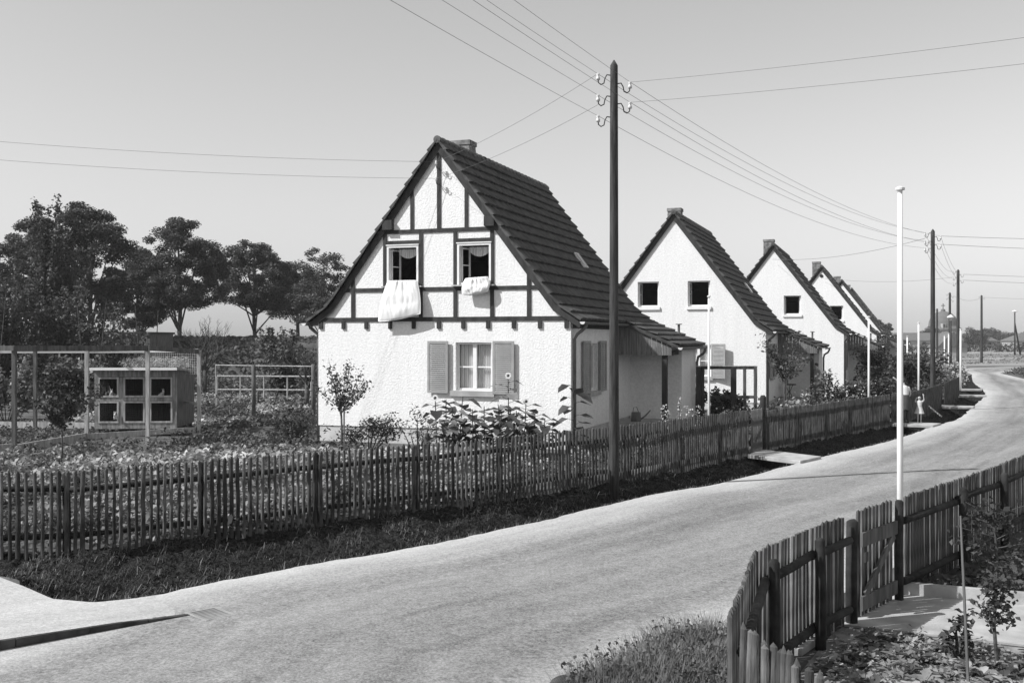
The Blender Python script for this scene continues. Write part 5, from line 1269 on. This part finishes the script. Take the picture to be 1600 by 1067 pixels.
# ------------------------------------------------------------------ people
def hand(joints, edges, wrist, d, s=1.0, side=1):
    """palm and five short unequal, bent fingers added to the body skeleton"""
    w = Vector(wrist[0]); d = Vector(d).normalized(); b = joints.index(wrist[1]) if False else wrist[1]
    sd = d.cross(Vector((0, 1, 0)));  sd = sd.normalized() if sd.length > .1 else Vector((1, 0, 0))
    k = len(joints); p = w+d*.075*s; joints.append((*p, .026*s)); edges.append((b, k))
    for i, (o, L) in enumerate(((-.028, .06), (-.009, .075), (.01, .07), (.028, .055))):
        a = p+sd*o*s+d*.02*s; m_ = a+d*L*.5*s; e = m_+(d+Vector((0, .5, -.2))).normalized()*L*.5*s; n0 = len(joints)
        joints += [(*a, .010*s), (*m_, .009*s), (*e, .007*s)]; edges += [(k, n0), (n0, n0+1), (n0+1, n0+2)]
    n0 = len(joints); a = w+d*.03*s+sd*(-.03)*s*side; e = a+(d-sd*.8*side).normalized()*.05*s; joints += [(*a, .011*s), (*e, .009*s)]; edges += [(b, n0), (n0, n0+1)]
def person(name_label, loc, rz, H, pose, mats, hair=True, skirt=None, group=None, s=1.0, bend=0.0, top='blouse', skirt_m='dress', legs='skin', hairm='hair', apron=None):
    root = empty('person', loc, rz, name_label, 'person'); u = H/1.65
    def q(p): return (p[0]*u, (p[1]+bend*max(0, p[2]-.9))*u*1.0, p[2]*u)
    J = dict(pelvis=(0, 0, .92), waist=(0, 0, 1.06), chest=(0, 0, 1.25), neck=(0, -.01, 1.39), head0=(0, -.02, 1.48), head1=(0, -.02, 1.59),
             lsh=(-.16, 0, 1.33), rsh=(.16, 0, 1.33), lhip=(-.085, 0, .88), rhip=(.085, 0, .88), lkn=(-.09, -.02, .48), rkn=(.09, -.02, .48), lan=(-.09, .02, .08), ran=(.09, .02, .08), ltoe=(-.1, -.14, .03), rtoe=(.1, -.14, .03),
             lel=(-.22, .02, 1.08), rel=(.22, .02, 1.08), lwr=(-.22, -.06, .86), rwr=(.22, -.06, .86))
    J.update(pose)
    Rd = dict(pelvis=.115, waist=.095, chest=.115, neck=.045, head0=.07, head1=.078, lsh=.05, rsh=.05, lhip=.08, rhip=.08, lkn=.052, rkn=.052, lan=.033, ran=.033, ltoe=.03, rtoe=.03, lel=.036, rel=.036, lwr=.024, rwr=.024)
    names = list(J); idx = {n: i for i, n in enumerate(names)}
    joints = [(*q(J[n]), Rd[n]*u) for n in names]
    ed = [('pelvis', 'waist'), ('waist', 'chest'), ('chest', 'neck'), ('neck', 'head0'), ('head0', 'head1'), ('chest', 'lsh'), ('chest', 'rsh'), ('lsh', 'lel'), ('lel', 'lwr'), ('rsh', 'rel'), ('rel', 'rwr'),
          ('pelvis', 'lhip'), ('pelvis', 'rhip'), ('lhip', 'lkn'), ('lkn', 'lan'), ('lan', 'ltoe'), ('rhip', 'rkn'), ('rkn', 'ran'), ('ran', 'rtoe')]
    edges = [(idx[a], idx[b]) for a, b in ed]
    for sname, sg in (('l', -1), ('r', 1)):
        wv = Vector(joints[idx[sname+'wr']][:3]); ev = Vector(joints[idx[sname+'el']][:3]); hand(joints, edges, (wv, idx[sname+'wr']), wv-ev, u, sg)
    # nose and ears
    hd = Vector(q(J['head0'])); n0 = len(joints); joints.append((hd.x, hd.y-.085*u, hd.z+.03*u, .012*u)); edges.append((idx['head0'], n0))
    skin('body', joints, edges, 'skin', root, idx['pelvis'])
    # clothes: lofted shells round the body
    def shell(name, rings, m, n=22, wav=0):
        mb = MB()
        for (c, rx, ry, z) in rings:
            for k in range(n):
                a = 6.283*k/n; f = 1+wav*math.sin(a*7)*((rings[0][3]-z)/max(.01, rings[0][3]-rings[-1][3]))
                px = q((c[0], c[1], z)); mb.v.append((px[0]+rx*u*math.cos(a)*f, px[1]+ry*u*math.sin(a)*f, px[2]))
        for i in range(len(rings)-1):
            for k in range(n): mb.f.append((i*n+k, i*n+(k+1) % n, (i+1)*n+(k+1) % n, (i+1)*n+k))
        return mb.build(name, m, root, smooth=True)
    shell('top', [((0, 0), .07, .06, 1.40), ((0, 0), .17, .10, 1.355), ((0, 0), .175, .125, 1.26), ((0, 0), .15, .12, 1.1), ((0, 0), .145, .12, 1.0)], top)
    for sg, nm in ((-1, 'l'), (1, 'r')):
        a = Vector(q(J[nm+'sh'])); b = Vector(q(J[nm+'el'])); mb = MB(); mb.tube([a, a.lerp(b, .55)], [.066*u, .058*u], 10); mb.build('sleeve', top, root, smooth=True)
    if skirt:
        shell('skirt', [((0, 0), .15, .125, 1.05), ((0, 0), .19, .16, .9), ((0, 0), skirt[0], skirt[0]*.8, skirt[1])], skirt_m, wav=.06)
    else:
        for nm in 'lr':
            mb = MB(); mb.tube([q(J[nm+'hip']), q(J[nm+'kn']), q(J[nm+'an'])], [.11*u, .08*u, .07*u], 10); mb.build('trouser_leg', skirt_m, root, smooth=True)
    if legs != 'skin':
        for nm in 'lr':
            mb = MB(); mb.tube([q(J[nm+'kn']), q(J[nm+'an'])], [.062*u, .042*u], 10); mb.build('stocking', legs, root, smooth=True)
    for nm in 'lr':
        a = Vector(q(J[nm+'an'])); b = Vector(q(J[nm+'toe'])); mb = MB(); mb.tube([a+Vector((0, .04*u, -.045*u)), a.lerp(b, .5)-Vector((0, 0, .015*u)), b], [.042*u, .04*u, .03*u], 8); mb.build('shoe', 'hair' if legs != 'skin' else 'frame', root, smooth=True)
    h0 = Vector(q(J['head1'])); bm = bmesh.new(); bmesh.ops.create_uvsphere(bm, u_segments=16, v_segments=10, radius=.098*u)
    for v in bm.verts:
        v.co.z *= 1.0
        if v.co.y < -.02*u and v.co.z < .03*u: v.co.y *= .45
        v.co += h0+Vector((0, .022*u, -.01*u))
    me = bpy.data.meshes.new('hair'); bm.to_mesh(me); bm.free(); me.materials.append(M[hairm]); me.polygons.foreach_set('use_smooth', [True]*len(me.polygons)); o = bpy.data.objects.new('hair', me); COL.objects.link(o); o.parent = root
    # eyes and mouth
    mb = MB()
    for sx in (-.03, .03): mb.lathe([(.001, -.004), (.009*u, 0), (.001, .004)], 8, (sx*u, 0))
    mb.v = [(x, hd.y-.076*u+z*.5, hd.z+.045*u+y) for x, y, z in mb.v]; mb.box(-.02*u, .02*u, hd.y-.078*u, hd.y-.07*u, hd.z-.012*u, hd.z-.006*u); mb.build('face_features', 'hair', root)
    return root
person('woman in pale blouse and dark dress on the second slab, behind the near flagpole', (13.83, 36.9, .06), R(200), 1.56,
       dict(rel=(.23, .06, 1.1), rwr=(.16, -.12, .92), lel=(-.25, .02, 1.08), lwr=(-.2, -.1, .88)), None, skirt=(.26, .52), bend=-.18, legs='hair')
person('small child in a pale frock with one arm raised, on the second slab', (14.36, 37.0, .06), R(160), .92,
       dict(lel=(-.28, -.02, 1.42), lwr=(-.24, -.04, 1.68), rel=(.26, 0, 1.3), rwr=(.2, -.06, 1.45), head0=(0, -.02, 1.47), head1=(0, -.02, 1.57)), None, skirt=(.3, .58), top='frock', skirt_m='frock', hairm='blond')
pp = house_pt((7.02, 45.5, -.15), 5.58, 5.6, .38)
person('person in light clothes leaning in the shade of the second house porch', pp, R(-60), 1.65, dict(rwr=(.1, -.2, 1.1), lwr=(-.1, -.2, 1.08)), None, top='grey_cloth', skirt_m='grey_cloth')
# watering can and table in the porches
wc = empty('watering_can', house_pt(h1, 4.42, 5.5, .38), R(0), 'dark watering can on the porch floor of the timbered house', 'watering can')
mb = MB(); mb.lathe([(.15, 0), (.16, .02), (.15, .28), (.13, .3)], 16); mb.build('body', 'metal', wc, smooth=True)
mb = MB(); mb.tube([(.13, 0, .06), (.3, 0, .18), (.46, 0, .36)], [.03, .022, .018], 8); mb.lathe([(.02, 0), (.06, .04)], 10); sp_ = mb.build('spout', 'metal', wc)
mb = MB(); mb.tube([(-.1, 0, .29), (-.08, 0, .44), (.02, 0, .46), (.08, 0, .3)], .012, 6); mb.build('handle', 'metal', wc)
tb = empty('small_table', house_pt((7.02, 45.5, -.15), 4.35, 5.7, .38), 0, 'small dark pedestal table on the second house porch', 'table')
mb = MB(); mb.lathe([(.3, .62), (.32, .63), (.32, .66), (.3, .67)], 18); mb.build('tabletop', 'iron', tb)
for k in range(3):
    a = 2.1*k+.4; mb = MB(); mb.tube([(math.cos(a)*.2, math.sin(a)*.2, .62), (math.cos(a)*.03, math.sin(a)*.03, .3), (math.cos(a)*.2, math.sin(a)*.2, 0)], .018, 6); mb.build('leg', 'iron', tb)
# small vent of the fourth house
vt = house_pt((23.3, 79.0, -.15), -.08, -.02, 7.8)
for o in list(bpy.data.objects):
    if o.get('label') == HL[1]:
        mb = MB(); mb.tube([(0, -.02, 7.9), (0, .03, 7.9)], .13, 12); mb.build('vent', 'dark', o)
hz = MB(); hz.box(-620, 620, -20, 820, -1.2, 18.5); hm = bpy.data.materials.new('haze_air'); hm.use_nodes = True; hn = hm.node_tree.nodes; hn.remove(hn['Principled BSDF'])
pv_ = hn.new('ShaderNodeVolumePrincipled'); pv_.inputs['Color'].default_value = (.95, .95, .95, 1); pv_.inputs['Density'].default_value = .0003; hm.node_tree.links.new(pv_.outputs[0], hn['Material Output'].inputs['Volume'])
tag(hz.build('haze', hm), 'thin summer haze in the air over the street', 'haze', kind='stuff')
print('objects', len(bpy.data.objects))
